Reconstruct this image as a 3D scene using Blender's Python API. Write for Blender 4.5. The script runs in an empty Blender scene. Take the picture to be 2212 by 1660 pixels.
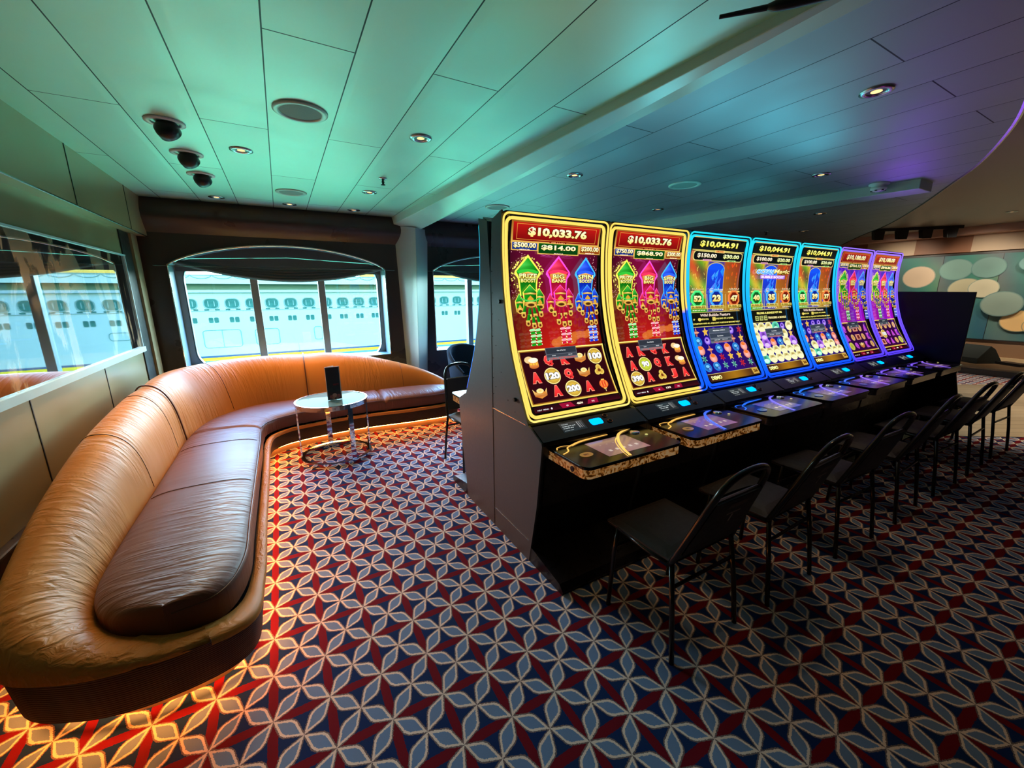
import bpy, bmesh, math, random
from mathutils import Vector, Matrix
random.seed(7)
PI=math.pi
C=bpy.context.scene.collection
sc=bpy.context.scene
# ------------------------------------------------------------------ helpers
def lin(c):
    return tuple((x/12.92 if x<=.04045 else ((x+.055)/1.055)**2.4) for x in c)
def h(r,g,b): return lin((r/255,g/255,b/255))
class MB:
    def __init__(s): s.v=[];s.f=[];s.m=[];s.c=[]
    def add(s,vs,fs,m=0,col=None):
        o=len(s.v); s.v+= [tuple(p) for p in vs]
        for f in fs: s.f.append([o+i for i in f]); s.m.append(m)
        if col is None: col=(1,1,1)
        if isinstance(col,list): s.c+=col
        else: s.c+=[col]*len(vs)
        return s
    def box(s,a,b,m=0,col=None):
        x0,y0,z0=a;x1,y1,z1=b
        return s.add([(x0,y0,z0),(x1,y0,z0),(x1,y1,z0),(x0,y1,z0),(x0,y0,z1),(x1,y0,z1),(x1,y1,z1),(x0,y1,z1)],
          [(0,3,2,1),(4,5,6,7),(0,1,5,4),(1,2,6,5),(2,3,7,6),(3,0,4,7)],m,col)
    def hexa(s,p,m=0,col=None):
        return s.add(p,[(0,3,2,1),(4,5,6,7),(0,1,5,4),(1,2,6,5),(2,3,7,6),(3,0,4,7)],m,col)
    def tube(s,path,r,n=10,closed=False,m=0,col=None,sq=1.0,up=None):
        P=[Vector(p) for p in path];N=len(P);vs=[];fs=[]
        prev=None
        for i,p in enumerate(P):
            if closed: t=(P[(i+1)%N]-P[i-1])
            else: t=(P[min(i+1,N-1)]-P[max(i-1,0)])
            t.normalize()
            if prev is None:
                a=Vector(up) if up else (Vector((0,0,1)) if abs(t.z)<.9 else Vector((1,0,0)))
            else: a=prev
            b=t.cross(a).normalized(); a=b.cross(t).normalized(); prev=a
            rr=r[i] if isinstance(r,(list,tuple)) else r
            for k in range(n):
                an=2*PI*k/n
                vs.append(p+(a*math.cos(an)*sq+b*math.sin(an))*rr)
        M=N if closed else N-1
        for i in range(M):
            for k in range(n):
                i2=(i+1)%N
                fs.append((i*n+k,i*n+(k+1)%n,i2*n+(k+1)%n,i2*n+k))
        if not closed:
            fs.append(tuple(range(n))[::-1]); fs.append(tuple((N-1)*n+k for k in range(n)))
        return s.add(vs,fs,m,col)
    def cyl(s,p0,p1,r,n=16,m=0,col=None,r2=None):
        return s.tube([p0,p1],[r,r if r2 is None else r2],n,False,m,col)
    def lathe(s,prof,c=(0,0,0),n=32,m=0,col=None,closed=False):
        vs=[];fs=[];K=len(prof)
        for k in range(n):
            a=2*PI*k/n
            for r,z in prof: vs.append((c[0]+r*math.cos(a),c[1]+r*math.sin(a),c[2]+z))
        for k in range(n):
            k2=(k+1)%n
            for j in range(K if closed else K-1):
                j2=(j+1)%K
                fs.append((k*K+j,k2*K+j,k2*K+j2,k*K+j2))
        return s.add(vs,fs,m,col)
    def prism(s,poly,a,b,axis='z',m=0,col=None):
        n=len(poly)
        def mk(p,t):
            if axis=='z': return (p[0],p[1],t)
            if axis=='x': return (t,p[0],p[1])
            return (p[0],t,p[1])
        vs=[mk(p,a) for p in poly]+[mk(p,b) for p in poly]
        fs=[tuple(range(n)),tuple(range(2*n-1,n-1,-1))]+[(i,(i+n),((i+1)%n)+n,(i+1)%n) for i in range(n)]
        return s.add(vs,fs,m,col)
    def grid(s,fn,nu,nv,closeu=False,m=0,colfn=None,closev=False):
        vs=[];cs=[];U=nu if closeu else nu+1;V=nv if closev else nv+1
        for i in range(U):
            for j in range(V):
                vs.append(fn(i/nu,j/nv)); cs.append(colfn(i/nu,j/nv) if colfn else (1,1,1))
        fs=[]
        for i in range(nu):
            for j in range(nv):
                i2=(i+1)%U;j2=(j+1)%V
                fs.append((i*V+j,i2*V+j,i2*V+j2,i*V+j2))
        return s.add(vs,fs,m,cs)
    def mesh(s,name,mats,smooth=False,color=False):
        me=bpy.data.meshes.new(name); me.from_pydata(s.v,[],s.f)
        for mt in (mats if isinstance(mats,(list,tuple)) else [mats]): me.materials.append(mt)
        me.polygons.foreach_set('material_index',s.m)
        bm=bmesh.new(); bm.from_mesh(me)
        if not color: bmesh.ops.recalc_face_normals(bm,faces=bm.faces)
        bm.to_mesh(me); bm.free()
        if smooth:
            me.polygons.foreach_set('use_smooth',[True]*len(me.polygons))
        if color:
            ca=me.color_attributes.new('Col','FLOAT_COLOR','POINT')
            buf=[]
            for c in s.c: buf+= [c[0],c[1],c[2],1.0]
            ca.data.foreach_set('color',buf)
        me.update(); return me
    def build(s,name,mats,parent=None,smooth=False,color=False,bevel=0,loc=None,label=None,auto=None):
        return obj(name,s.mesh(name,mats,smooth,color),parent,bevel,loc,label,auto)
def obj(name,me,parent=None,bevel=0,loc=None,label=None,auto=None):
    o=bpy.data.objects.new(name,me); C.objects.link(o)
    if parent: o.parent=parent
    if loc: o.location=loc
    if bevel:
        b=o.modifiers.new('b','BEVEL'); b.width=bevel; b.segments=2; b.limit_method='ANGLE'; b.angle_limit=math.radians(40)
    if auto:
        e=o.modifiers.new('e','EDGE_SPLIT'); e.split_angle=math.radians(auto)
    if label: o['label']=label
    return o
def thing(name,label,cat,loc=(0,0,0),rz=0,group=None):
    o=bpy.data.objects.new(name,None); C.objects.link(o); o.empty_display_size=.1
    o.location=loc; o.rotation_euler=(0,0,rz); o['label']=label; o['category']=cat
    if group: o['group']=group
    return o
def tag(o,label,cat,group=None):
    o['label']=label;o['category']=cat
    if group:o['group']=group
    return o
def struct(o): o['kind']='structure'; return o
def dup(root,loc,rz,label,group=None):
    r=root.copy(); C.objects.link(r); r.location=loc; r.rotation_euler=(0,0,rz); r['label']=label
    if group:r['group']=group
    for ch in list(root.children):
        c=ch.copy(); C.objects.link(c); c.parent=r
        for g in ch.children:
            d=g.copy(); C.objects.link(d); d.parent=c
    return r
def catmull(P,n=8,closed=False):
    P=[Vector(p) for p in P];N=len(P);out=[]
    rng=range(N) if closed else range(N-1)
    for i in rng:
        if closed: a,b,c,d=P[i-1],P[i],P[(i+1)%N],P[(i+2)%N]
        else:
            b,c=P[i],P[i+1]; a=P[i-1] if i>0 else 2*b-c; d=P[i+2] if i+2<N else 2*c-b
        for k in range(n):
            t=k/n
            out.append(.5*((2*b)+(c-a)*t+(2*a-5*b+4*c-d)*t*t+(3*b-a-3*c+d)*t**3))
    if not closed: out.append(P[-1].copy())
    return out
def rrect(x0,y0,x1,y1,r,n=6):
    out=[]
    for cx,cy,a in ((x1-r,y1-r,0),(x0+r,y1-r,90),(x0+r,y0+r,180),(x1-r,y0+r,270)):
        for k in range(n+1):
            t=math.radians(a+90*k/n); out.append((cx+r*math.cos(t),cy+r*math.sin(t)))
    return out
# ------------------------------------------------------------------ materials
class NT:
    def __init__(s,m): s.m=m; s.t=m.node_tree; s.n=s.t.nodes; s.l=s.t.links
    def node(s,k,**kw):
        n=s.n.new(k)
        for a,b in kw.items(): setattr(n,a,b)
        return n
    def put(s,inp,v):
        if isinstance(v,bpy.types.NodeSocket): s.l.new(v,inp)
        elif isinstance(v,(tuple,list)) and len(v)==3 and inp.type=='RGBA': inp.default_value=(*v,1)
        else: inp.default_value=v
    def mt(s,op,a,b=None,c=None,clamp=False):
        n=s.node('ShaderNodeMath',operation=op); n.use_clamp=clamp
        s.put(n.inputs[0],a)
        if b is not None: s.put(n.inputs[1],b)
        if c is not None: s.put(n.inputs[2],c)
        return n.outputs[0]
    def mix(s,f,a,b):
        n=s.node('ShaderNodeMix',data_type='RGBA'); s.put(n.inputs[0],f); s.put(n.inputs[6],a); s.put(n.inputs[7],b); return n.outputs[2]
    def noise(s,vec,scale,detail=2,rough=.5,dist=0):
        n=s.node('ShaderNodeTexNoise'); n.inputs['Scale'].default_value=scale; n.inputs['Detail'].default_value=detail
        n.inputs['Roughness'].default_value=rough; n.inputs['Distortion'].default_value=dist
        if vec is not None: s.l.new(vec,n.inputs['Vector'])
        return n.outputs['Fac'],n.outputs['Color']
    def ramp(s,f,stops):
        n=s.node('ShaderNodeValToRGB'); s.put(n.inputs[0],f); e=n.color_ramp.elements
        while len(e)<len(stops): e.new(.5)
        for el,(p,c) in zip(e,stops): el.position=p; el.color=(*c,1) if len(c)==3 else c
        return n.outputs[0]
    def pos(s): return s.node('ShaderNodeNewGeometry').outputs['Position']
    def objc(s): return s.node('ShaderNodeTexCoord').outputs['Object']
    def sep(s,v):
        n=s.node('ShaderNodeSeparateXYZ'); s.l.new(v,n.inputs[0]); return n.outputs
    def comb(s,x,y,z):
        n=s.node('ShaderNodeCombineXYZ'); s.put(n.inputs[0],x);s.put(n.inputs[1],y);s.put(n.inputs[2],z); return n.outputs[0]
    def mapv(s,v,scale=(1,1,1),loc=(0,0,0),rot=(0,0,0)):
        n=s.node('ShaderNodeMapping'); s.l.new(v,n.inputs[0]); n.inputs['Scale'].default_value=scale; n.inputs['Location'].default_value=loc; n.inputs['Rotation'].default_value=rot
        return n.outputs[0]
    def bump(s,hh,strength=.3,dist=.01):
        n=s.node('ShaderNodeBump'); n.inputs['Strength'].default_value=strength; n.inputs['Distance'].default_value=dist; s.l.new(hh,n.inputs['Height']); return n.outputs[0]
def P(name,col=(.5,.5,.5),rough=.5,metal=0,spec=.5,emis=None,es=0,coat=0):
    m=bpy.data.materials.new(name); m.use_nodes=True
    b=m.node_tree.nodes['Principled BSDF']
    if len(col)==3: b.inputs['Base Color'].default_value=(*col,1)
    b.inputs['Roughness'].default_value=rough; b.inputs['Metallic'].default_value=metal
    b.inputs['Specular IOR Level'].default_value=spec; b.inputs['Coat Weight'].default_value=coat; b.inputs['Coat Roughness'].default_value=.08
    if emis: b.inputs['Emission Color'].default_value=(*emis,1); b.inputs['Emission Strength'].default_value=es
    nt=NT(m); nt.b=b; return m,nt
def S(*a,**k): return P(*a,**k)[0]
def speckle(name,col,rough=.5,metal=0,amp=.25,scale=40,bump=0,spec=.5):
    m,t=P(name,col,rough,metal,spec); f,_=t.noise(t.objc(),scale,4)
    lo=tuple(x*(1-amp) for x in col); hi=tuple(min(1,x*(1+amp)) for x in col)
    t.l.new(t.mix(f,lo,hi),t.b.inputs['Base Color'])
    t.l.new(t.mt('MULTIPLY_ADD',f,.25,rough-.12),t.b.inputs['Roughness'])
    if bump: t.l.new(t.bump(f,bump,.004),t.b.inputs['Normal'])
    return m
M={}
# carpet --------------------------------------------------------------
def mk_carpet():
    m,t=P('carpet',rough=.95,spec=.12)
    pos=t.pos(); x,y,z=t.sep(pos)
    _,nc=t.noise(pos,220,2); nx,ny,_z=t.sep(nc)
    x=t.mt('ADD',x,t.mt('MULTIPLY',t.mt('SUBTRACT',nx,.5),.008)); y=t.mt('ADD',y,t.mt('MULTIPLY',t.mt('SUBTRACT',ny,.5),.008))
    p=t.mt('DIVIDE',t.mt('SUBTRACT',x,.182),.189); q=t.mt('DIVIDE',t.mt('SUBTRACT',y,1.413),.2045)
    s_=t.mt('ADD',p,q); t_=t.mt('SUBTRACT',p,q)
    def leaf(a,b):
        fa=t.mt('FRACT',a); e=t.mt('MINIMUM',fa,t.mt('SUBTRACT',1.0,fa))
        w=t.mt('MINIMUM',t.mt('MULTIPLY',e,.47),t.mt('MULTIPLY_ADD',e,.10,.155))
        d=t.mt('ABSOLUTE',t.mt('SUBTRACT',b,t.mt('ROUND',b)))
        return t.mt('SUBTRACT',w,d)
    D=t.mt('MAXIMUM',leaf(s_,t_),leaf(t_,s_))
    def red(a,b):
        fa=t.mt('FRACT',a); e=t.mt('MINIMUM',fa,t.mt('SUBTRACT',1.0,fa))
        w=t.mt('MINIMUM',t.mt('MULTIPLY',e,.32),.085)
        return t.mt('SUBTRACT',w,t.mt('ABSOLUTE',t.mt('SUBTRACT',b,t.mt('ROUND',b))))
    R=t.mt('MAXIMUM',red(p,q),red(q,p))
    f1,_=t.noise(pos,900,2); f2,_=t.noise(pos,7,2)
    navy=t.mix(f2,h(14,40,104),h(26,56,88)); redc=h(118,16,30); blue=t.mix(f2,h(116,146,190),h(124,148,176)); cream=h(250,228,208); halo=h(128,110,106)
    c=t.mix(t.mt('GREATER_THAN',R,0.0),navy,redc)
    c=t.mix(t.mt('GREATER_THAN',D,-.034),c,halo)
    c=t.mix(t.mt('GREATER_THAN',D,0.0),c,cream)
    c=t.mix(t.mt('GREATER_THAN',D,.060),c,blue)
    k=t.mt('MULTIPLY_ADD',f1,.9,.55); n=t.node('ShaderNodeMix',data_type='RGBA',blend_type='MULTIPLY'); n.inputs[0].default_value=1
    t.l.new(c,n.inputs[6]); t.l.new(t.comb(k,k,k),n.inputs[7])
    t.l.new(n.outputs[2],t.b.inputs['Base Color'])
    t.l.new(t.bump(f1,.35,.004),t.b.inputs['Normal'])
    return m
M['carpet']=mk_carpet()
# ceiling panels -------------------------------------------------------
def mk_ceiling(name,base,x0,pitch,metal=.7,rough=.5,joint=True):
    m,t=P(name,base,rough,metal,.5)
    pos=t.pos(); x,y,z=t.sep(pos)
    a=t.mt('DIVIDE',t.mt('SUBTRACT',x,x0),pitch); fa=t.mt('FRACT',a); e=t.mt('MINIMUM',fa,t.mt('SUBTRACT',1.0,fa))
    g=t.mt('LESS_THAN',e,.0085)
    fl=t.mt('FLOOR',a); odd=t.mt('PINGPONG',fl,1.0)
    yy=t.mt('ADD',t.mt('DIVIDE',t.mt('SUBTRACT',y,1.957),2.135),t.mt('MULTIPLY',odd,.5)); fy=t.mt('FRACT',t.mt('ADD',yy,10.0)); ey=t.mt('MINIMUM',fy,t.mt('SUBTRACT',1.0,fy))
    gj=t.mt('LESS_THAN',ey,.0014)
    gg=t.mt('MAXIMUM',g,gj) if joint else g
    f,_=t.noise(t.mapv(pos,(1,1,1)),2.2,4,.6); idx=t.node('ShaderNodeTexWhiteNoise',noise_dimensions='2D'); t.l.new(t.comb(fl,t.mt('FLOOR',t.mt('ADD',yy,10.0)),0.0),idx.inputs[0])
    v=t.mt('ADD',t.mt('MULTIPLY',f,.16),t.mt('MULTIPLY_ADD',idx.outputs['Value'],.08,.80))
    n=t.node('ShaderNodeMix',data_type='RGBA',blend_type='MULTIPLY'); n.inputs[0].default_value=1; n.inputs[6].default_value=(*base,1); t.l.new(t.comb(v,v,v),n.inputs[7])
    t.l.new(t.mix(gg,n.outputs[2],(.02,.03,.03)),t.b.inputs['Base Color'])
    t.l.new(t.mt('MULTIPLY_ADD',f,.25,rough-.1),t.b.inputs['Roughness'])
    # slightly cushioned panels
    cush=t.mt('MINIMUM',t.mt('MULTIPLY',e,8.0),1.0)
    t.l.new(t.bump(cush,.35,.004),t.b.inputs['Normal'])
    return m
M['ceil']=mk_ceiling('ceiling_panels',(.58,.88,.74),.053,.329)  # teal cast of the daylight put into the panel colour
M['ceil_r']=mk_ceiling('ceiling_panels_right',(.44,.52,.54),1.79,.329)  # same panels, weaker light on this side put into a darker base
M['dome']=speckle('raised_ceiling',(.36,.28,.22),.45,.2,.2,1.2)
M['beam']=speckle('beam_paint',(.50,.66,.58),.38,.2,.1,3)
M['col']=speckle('column_paint',(.42,.48,.47),.4,.2,.1,3)
M['wood_wall']=speckle('dark_wall_panel',(.036,.024,.022),.3,0,.3,3)
M['leftwall']=speckle('bronze_wall_panel',(.34,.27,.14),.33,.35,.12,2)
M['fascia']=speckle('bronze_fascia',(.36,.28,.15),.36,.3,.12,2)
M['black']=speckle('black_satin',(.012,.012,.014),.35,0,.3,20)
M['blackgloss']=S('black_gloss',(.006,.006,.008),.08,0,.6)
M['cab']=speckle('cabinet_grey_metal',(.058,.072,.086),.46,.15,.15,60)
M['cabdark']=speckle('cabinet_black_front',(.008,.008,.011),.3,.1,.3,30)
M['chrome']=S('chrome',(.8,.8,.8),.06,1)
M['chromed']=S('dull_chrome',(.55,.55,.55),.25,1)
M['white']=S('white_paint',(.75,.8,.8),.4)
M['reveal']=speckle('window_reveal_paint',(.13,.17,.20),.45,0,.06,5)
M['frame']=speckle('window_frame_grey',(.22,.235,.23),.4,.2,.1,5)
M['blind']=speckle('blind_cloth',(.085,.085,.085),.9,0,.2,90,.2)
M['plinthlit']=speckle('plinth_wood',(.11,.08,.055),.5,0,.2,12)
M['navyfab']=speckle('navy_fabric',(.035,.06,.10),.85,0,.35,120,.3,.2)
M['vinyl']=speckle('black_vinyl',(.010,.008,.009),.6,0,.25,50,.1)
M['tan']=None
def mk_leather(name,c1,c2,rough,rib=(0,1,0),amp=.5,coat=0):
    m,t=P(name,c1,rough,0,.3,coat=coat)
    uv=t.node('ShaderNodeUVMap').outputs[0]
    pos=t.pos()
    f,_=t.noise(pos,2.3,3,.55); c=t.mix(f,c1,c2)
    t.l.new(c,t.b.inputs['Base Color'])
    # gathered wrinkles run across the cushion: stretched noise in (length, girth)
    w,_=t.noise(t.mapv(uv,(13,1.1,1)),2.2,3,.5,.6); w2,_=t.noise(t.mapv(uv,(5,.8,1)),1.3,2,.5,.3)
    msk,_=t.noise(pos,1.6,1)
    msk=t.ramp(msk,[(.38,(0,0,0)),(.62,(1,1,1))])
    w=t.mt('MULTIPLY',t.mt('POWER',w,1.6),msk)
    g,_=t.noise(pos,260,2)
    hh=t.mt('ADD',w,t.mt('MULTIPLY',w2,.3))
    t.l.new(t.bump(hh,amp,.03),t.b.inputs['Normal'])
    t.l.new(t.mt('MULTIPLY_ADD',f,.12,rough-.06),t.b.inputs['Roughness'])
    return m
M['tan']=mk_leather('tan_leather',h(216,144,64),h(194,118,44),.52,amp=.55)
M['seat']=mk_leather('brown_leather',h(126,76,52),h(106,62,46),.43,amp=.42)
M['piping']=S('piping',h(96,52,26),.4)
def mk_ribbed():
    m,t=P('ribbed_dark_base',(.008,.006,.006),.7)
    _,_,z=t.sep(t.pos()); x=t.mt('SINE',t.mt('MULTIPLY',z,700.0)); t.l.new(t.bump(x,.6,.004),t.b.inputs['Normal']); return m
M['ribbed']=mk_ribbed()
def emis(name,col,st):
    m=bpy.data.materials.new(name); m.use_nodes=True; nt=m.node_tree; nt.nodes.clear()
    e=nt.nodes.new('ShaderNodeEmission'); e.inputs[0].default_value=(*col,1); e.inputs[1].default_value=st
    o=nt.nodes.new('ShaderNodeOutputMaterial'); nt.links.new(e.outputs[0],o.inputs[0]); return m
def vcol_screen(name,st,gloss=True):
    m,t=P(name,(.01,.01,.01),.12 if gloss else .5,0,.5)
    a=t.node('ShaderNodeVertexColor'); a.layer_name='Col'
    t.l.new(a.outputs['Color'],t.b.inputs['Emission Color']); t.b.inputs['Emission Strength'].default_value=st
    return m
def vcol_paint(name,rough=.5):
    m,t=P(name,(.5,.5,.5),rough); a=t.node('ShaderNodeVertexColor'); a.layer_name='Col'; t.l.new(a.outputs['Color'],t.b.inputs['Base Color']); return m
M['screen']=vcol_screen('lit_display',1.15)
M['rimv']=vcol_screen('led_edge_light',1.25,False)
M['vpaint']=vcol_paint('printed_paint')
M['led']=emis('warm_led',(1,.26,.04),110)
M['lamp']=emis('warm_lamp',(1,.60,.24),1.9)
M['lampdim']=emis('warm_lamp_dim',(1,.55,.2),.9)
M['bluelamp']=emis('blue_bill_light',(.0,.25,1.0),3.2)
M['cyanlamp']=emis('cyan_bill_light',(.0,.30,1.0),2.6)
def mk_glass(name,tint,gl=.08,rough=0.0):
    m=bpy.data.materials.new(name); m.use_nodes=True; nt=m.node_tree; nt.nodes.clear()
    a=nt.nodes.new('ShaderNodeBsdfTransparent'); a.inputs[0].default_value=(*tint,1)
    g=nt.nodes.new('ShaderNodeBsdfGlossy'); g.inputs['Roughness'].default_value=rough
    mx=nt.nodes.new('ShaderNodeMixShader'); mx.inputs[0].default_value=gl
    o=nt.nodes.new('ShaderNodeOutputMaterial'); nt.links.new(a.outputs[0],mx.inputs[1]); nt.links.new(g.outputs[0],mx.inputs[2]); nt.links.new(mx.outputs[0],o.inputs[0]); return m
M['glass']=mk_glass('window_glass',(.86,1,.97),.05)
# ------------------------------------------------------------------ lettering
_tc={}
def text_mesh(s,bold=.012):
    k=(s,bold)
    if k in _tc: return _tc[k]
    cu=bpy.data.curves.new('t','FONT'); cu.body=s; cu.size=1; cu.offset=bold; cu.resolution_u=2; cu.fill_mode='BOTH'; cu.extrude=0
    cu.dimensions='2D'
    ob=bpy.data.objects.new('t',cu); C.objects.link(ob)
    dg=bpy.context.evaluated_depsgraph_get(); dg.update()
    me=bpy.data.meshes.new_from_object(ob.evaluated_get(dg))
    vs=[(v.co.x,v.co.y) for v in me.vertices]; fs=[tuple(p.vertices) for p in me.polygons]
    bpy.data.objects.remove(ob); bpy.data.curves.remove(cu); bpy.data.meshes.remove(me)
    if not vs: vs=[(0,0)]; fs=[]
    x0=min(v[0] for v in vs);x1=max(v[0] for v in vs);y0=min(v[1] for v in vs);y1=max(v[1] for v in vs)
    sx=1/max(1e-6,x1-x0); sy=1/max(1e-6,y1-y0)
    r=([((v[0]-x0)*sx-.5,(v[1]-y0)*sy-.5) for v in vs],fs); _tc[k]=r; return r
class Art:
    """flat layered artwork in metres (a across, b up) mapped on a surface fn(a,b,off)"""
    def __init__(s,fn,mb=None,step=.0009): s.fn=fn; s.mb=mb or MB(); s.k=0; s.step=step
    def up(s): s.k+=1
    def _c(s,c): return h(*c)
    def poly(s,pts,col,n=None):
        o=s.k*s.step
        cc=[h(*c) for c in col] if isinstance(col,list) else [h(*col)]*len(pts)
        P_=[(p[0],p[1],c) for p,c in zip(pts,cc)]
        lo=min(p[1] for p in P_); hi=max(p[1] for p in P_); st=.022
        if hi-lo<st*1.3: parts=[P_]
        else:
            def clip(pl,lim,sg):
                out=[]
                for i in range(len(pl)):
                    A_,B_=pl[i-1],pl[i]; ia=sg*(A_[1]-lim)>=0; ib=sg*(B_[1]-lim)>=0
                    if ia!=ib:
                        t=(lim-A_[1])/(B_[1]-A_[1]); out.append((A_[0]+(B_[0]-A_[0])*t,lim,tuple(A_[2][q]+(B_[2][q]-A_[2][q])*t for q in range(3))))
                    if ib: out.append(B_)
                return out
            parts=[];n=max(1,math.ceil((hi-lo)/st))
            for k in range(n):
                q=clip(P_,lo+(hi-lo)*k/n,1); q=clip(q,lo+(hi-lo)*(k+1)/n,-1) if q else q
                if len(q)>2: parts.append(q)
        for q in parts: s.mb.add([s.fn(a,b,o) for a,b,_ in q],[tuple(range(len(q)))],0,[c for _,_,c in q])
    def rect(s,a0,b0,a1,b1,col,col2=None,nv=1,nu=1,colfn=None):
        o=s.k*s.step
        def cf(i,j):
            if colfn: return h(*colfn(i,j))
            if col2: return h(*[col[q]+(col2[q]-col[q])*j for q in range(3)])
            return h(*col)
        s.mb.grid(lambda i,j:s.fn(a0+(a1-a0)*i,b0+(b1-b0)*j,o),nu,nv,colfn=cf)
    def ell(s,a,b,ra,rb,col,cin=None,n=18,oa=0,ob=0):
        o=s.k*s.step; vs=[s.fn(a+oa*ra,b+ob*rb,o)]; 
        for i in range(n): vs.append(s.fn(a+ra*math.cos(2*PI*i/n),b+rb*math.sin(2*PI*i/n),o))
        cs=[h(*(cin or col))]+[h(*col)]*n
        s.mb.add(vs,[(0,1+i,1+(i+1)%n) for i in range(n)],0,cs)
    def frame(s,a0,b0,a1,b1,w,col):
        s.rect(a0,b0,a1,b0+w,col); s.rect(a0,b1-w,a1,b1,col); s.rect(a0,b0,a0+w,b1,col,nv=6); s.rect(a1-w,b0,a1,b1,col,nv=6)
    def text(s,st,a,b,w,hh,col,bold=.03,col2=None,skew=0):
        vs,fs=text_mesh(st,bold); o=s.k*s.step
        cs=[h(*[col[q]+((col2 or col)[q]-col[q])*min(1,max(0,v[1]+.5)) for q in range(3)]) for v in vs]
        s.mb.add([s.fn(a+v[0]*w+v[1]*skew,b+v[1]*hh,o) for v in vs],fs,0,cs)
    def otext(s,st,a,b,w,hh,col,oc,col2=None,bold=.03,skew=0):
        s.text(st,a,b,w*1.03,hh*1.12,oc,bold+.06,skew=skew); s.up(); s.text(st,a,b,w,hh,col,bold,col2,skew)
# ------------------------------------------------------------------ camera
W_,H_=2212,1660
cam=bpy.data.cameras.new('camera'); co=bpy.data.objects.new('camera',cam); C.objects.link(co); sc.camera=co
F=864.0; cxp,cyp=1106,830
def dirv(x,y): return Vector((x-cxp,cyp-y,F)).normalized()
Yc=dirv(604,637); Xc=dirv(2672,624); Xc=(Xc-Yc*Xc.dot(Yc)).normalized(); Zc=Yc.cross(Xc)
if Zc.y<0: Zc=-Zc
right=Vector((Xc.x,Yc.x,Zc.x)); upv=Vector((Xc.y,Yc.y,Zc.y)); fwd=Vector((Xc.z,Yc.z,Zc.z))
R=Matrix((right,upv,-fwd)).transposed().to_4x4(); R.translation=Vector((0,0,1.5)); co.matrix_world=R
cam.sensor_width=36; cam.sensor_fit='HORIZONTAL'; cam.lens=F/W_*36; cam.clip_start=.03; cam.clip_end=400
# ------------------------------------------------------------------ shell
ZC=2.46; YW=5.55; YG=5.85; XL=-1.2; XF=12.3
struct(MB().add([(-1.6,-6,0),(13,-6,0),(13,6.2,0),(-1.6,6.2,0)],[(0,1,2,3)]).build('floor',M['carpet']))
# pale dance floor band set into the carpet
m,t=P('dance_floor_wood',(.5,.4,.28),.28)
pp=t.mapv(t.pos(),(1,1,1),(0,0,0),(0,0,.55)); f,_=t.noise(t.mapv(pp,(.6,9,1)),2,4,.6)
br=t.node('ShaderNodeTexBrick'); t.l.new(pp,br.inputs[0]); br.inputs['Scale'].default_value=1.2; br.inputs['Color1'].default_value=(*h(196,180,156),1); br.inputs['Color2'].default_value=(*h(176,158,132),1); br.inputs['Mortar'].default_value=(*h(120,104,84),1); br.inputs['Mortar Size'].default_value=.006; br.inputs['Brick Width'].default_value=1.2; br.inputs['Row Height'].default_value=.16
t.l.new(t.mix(t.mt('MULTIPLY',f,.6),br.outputs[0],h(150,128,104)),t.b.inputs['Base Color'])
dance=[(4.7,2.2),(5.2,1.75),(5.92,1.24),(6.57,.8),(7.5,.1),(8.5,-.6),(10,-1.6),(11.05,-2),(11.05,1.0),(10.2,1.5),(9.35,2.0),(8.4,2.6),(7.4,3.2),(6.4,3.6)]
struct(MB().prism(dance,0.0005,.006).build('floor',m))
# stage step at far end
m2=speckle('stage_wood',h(150,120,92),.35,0,.25,6)
st=MB().prism([(11.35,-6),(12.35,-6),(12.35,6),(10.4,6),(10.9,3.0)],0.001,.13); struct(st.build('trim_3',m2))
struct(MB().prism([(11.30,-6),(11.36,-6),(10.9,3.0),(10.4,6),(10.34,6),(10.84,3.0)],0.0005,.10).build('trim_4',M['black']))
arc=[(13,5.95),(12.5,5.6),(11,4.62),(9.17,3.52),(8.0,2.76),(6.73,2.08),(5.47,1.47),(4.8,1.16),(3.92,.845),(3.2,.66),(2.4,.48),(1.2,.30),(-.2,.2),(-1.3,.15)]
arcs=[tuple(p[:2]) for p in catmull([(a,b,0) for a,b in arc],5)]
left=[p for p in arcs if p[0]<1.9]; rightp=[p for p in arcs if p[0]>=1.75]
def ceil_poly(xa,xb):
    pts=[(x,y) for x,y in arcs if xa<=x<=xb]
    def at(x):
        for (x0,y0),(x1,y1) in zip(arcs,arcs[1:]):
            if x1<=x<=x0: return y0+(y1-y0)*(x-x0)/(x1-x0)
        return arcs[-1][1]
    pts=[(xb,at(xb))]+pts+[(xa,at(xa))]
    return [(xa,6.0),(xb,6.0)]+pts
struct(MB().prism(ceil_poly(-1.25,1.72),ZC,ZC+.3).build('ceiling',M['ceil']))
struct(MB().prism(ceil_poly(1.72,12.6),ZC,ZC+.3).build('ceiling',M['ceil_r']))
struct(MB().box((-1.6,-6.2,2.72),(13,6.2,2.80)).build('ceiling',M['dome']))
struct(MB().tube([(x,y-.004,ZC+.004) for x,y in arcs],.012,6).build('trim_5',M['chromed']))
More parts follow.
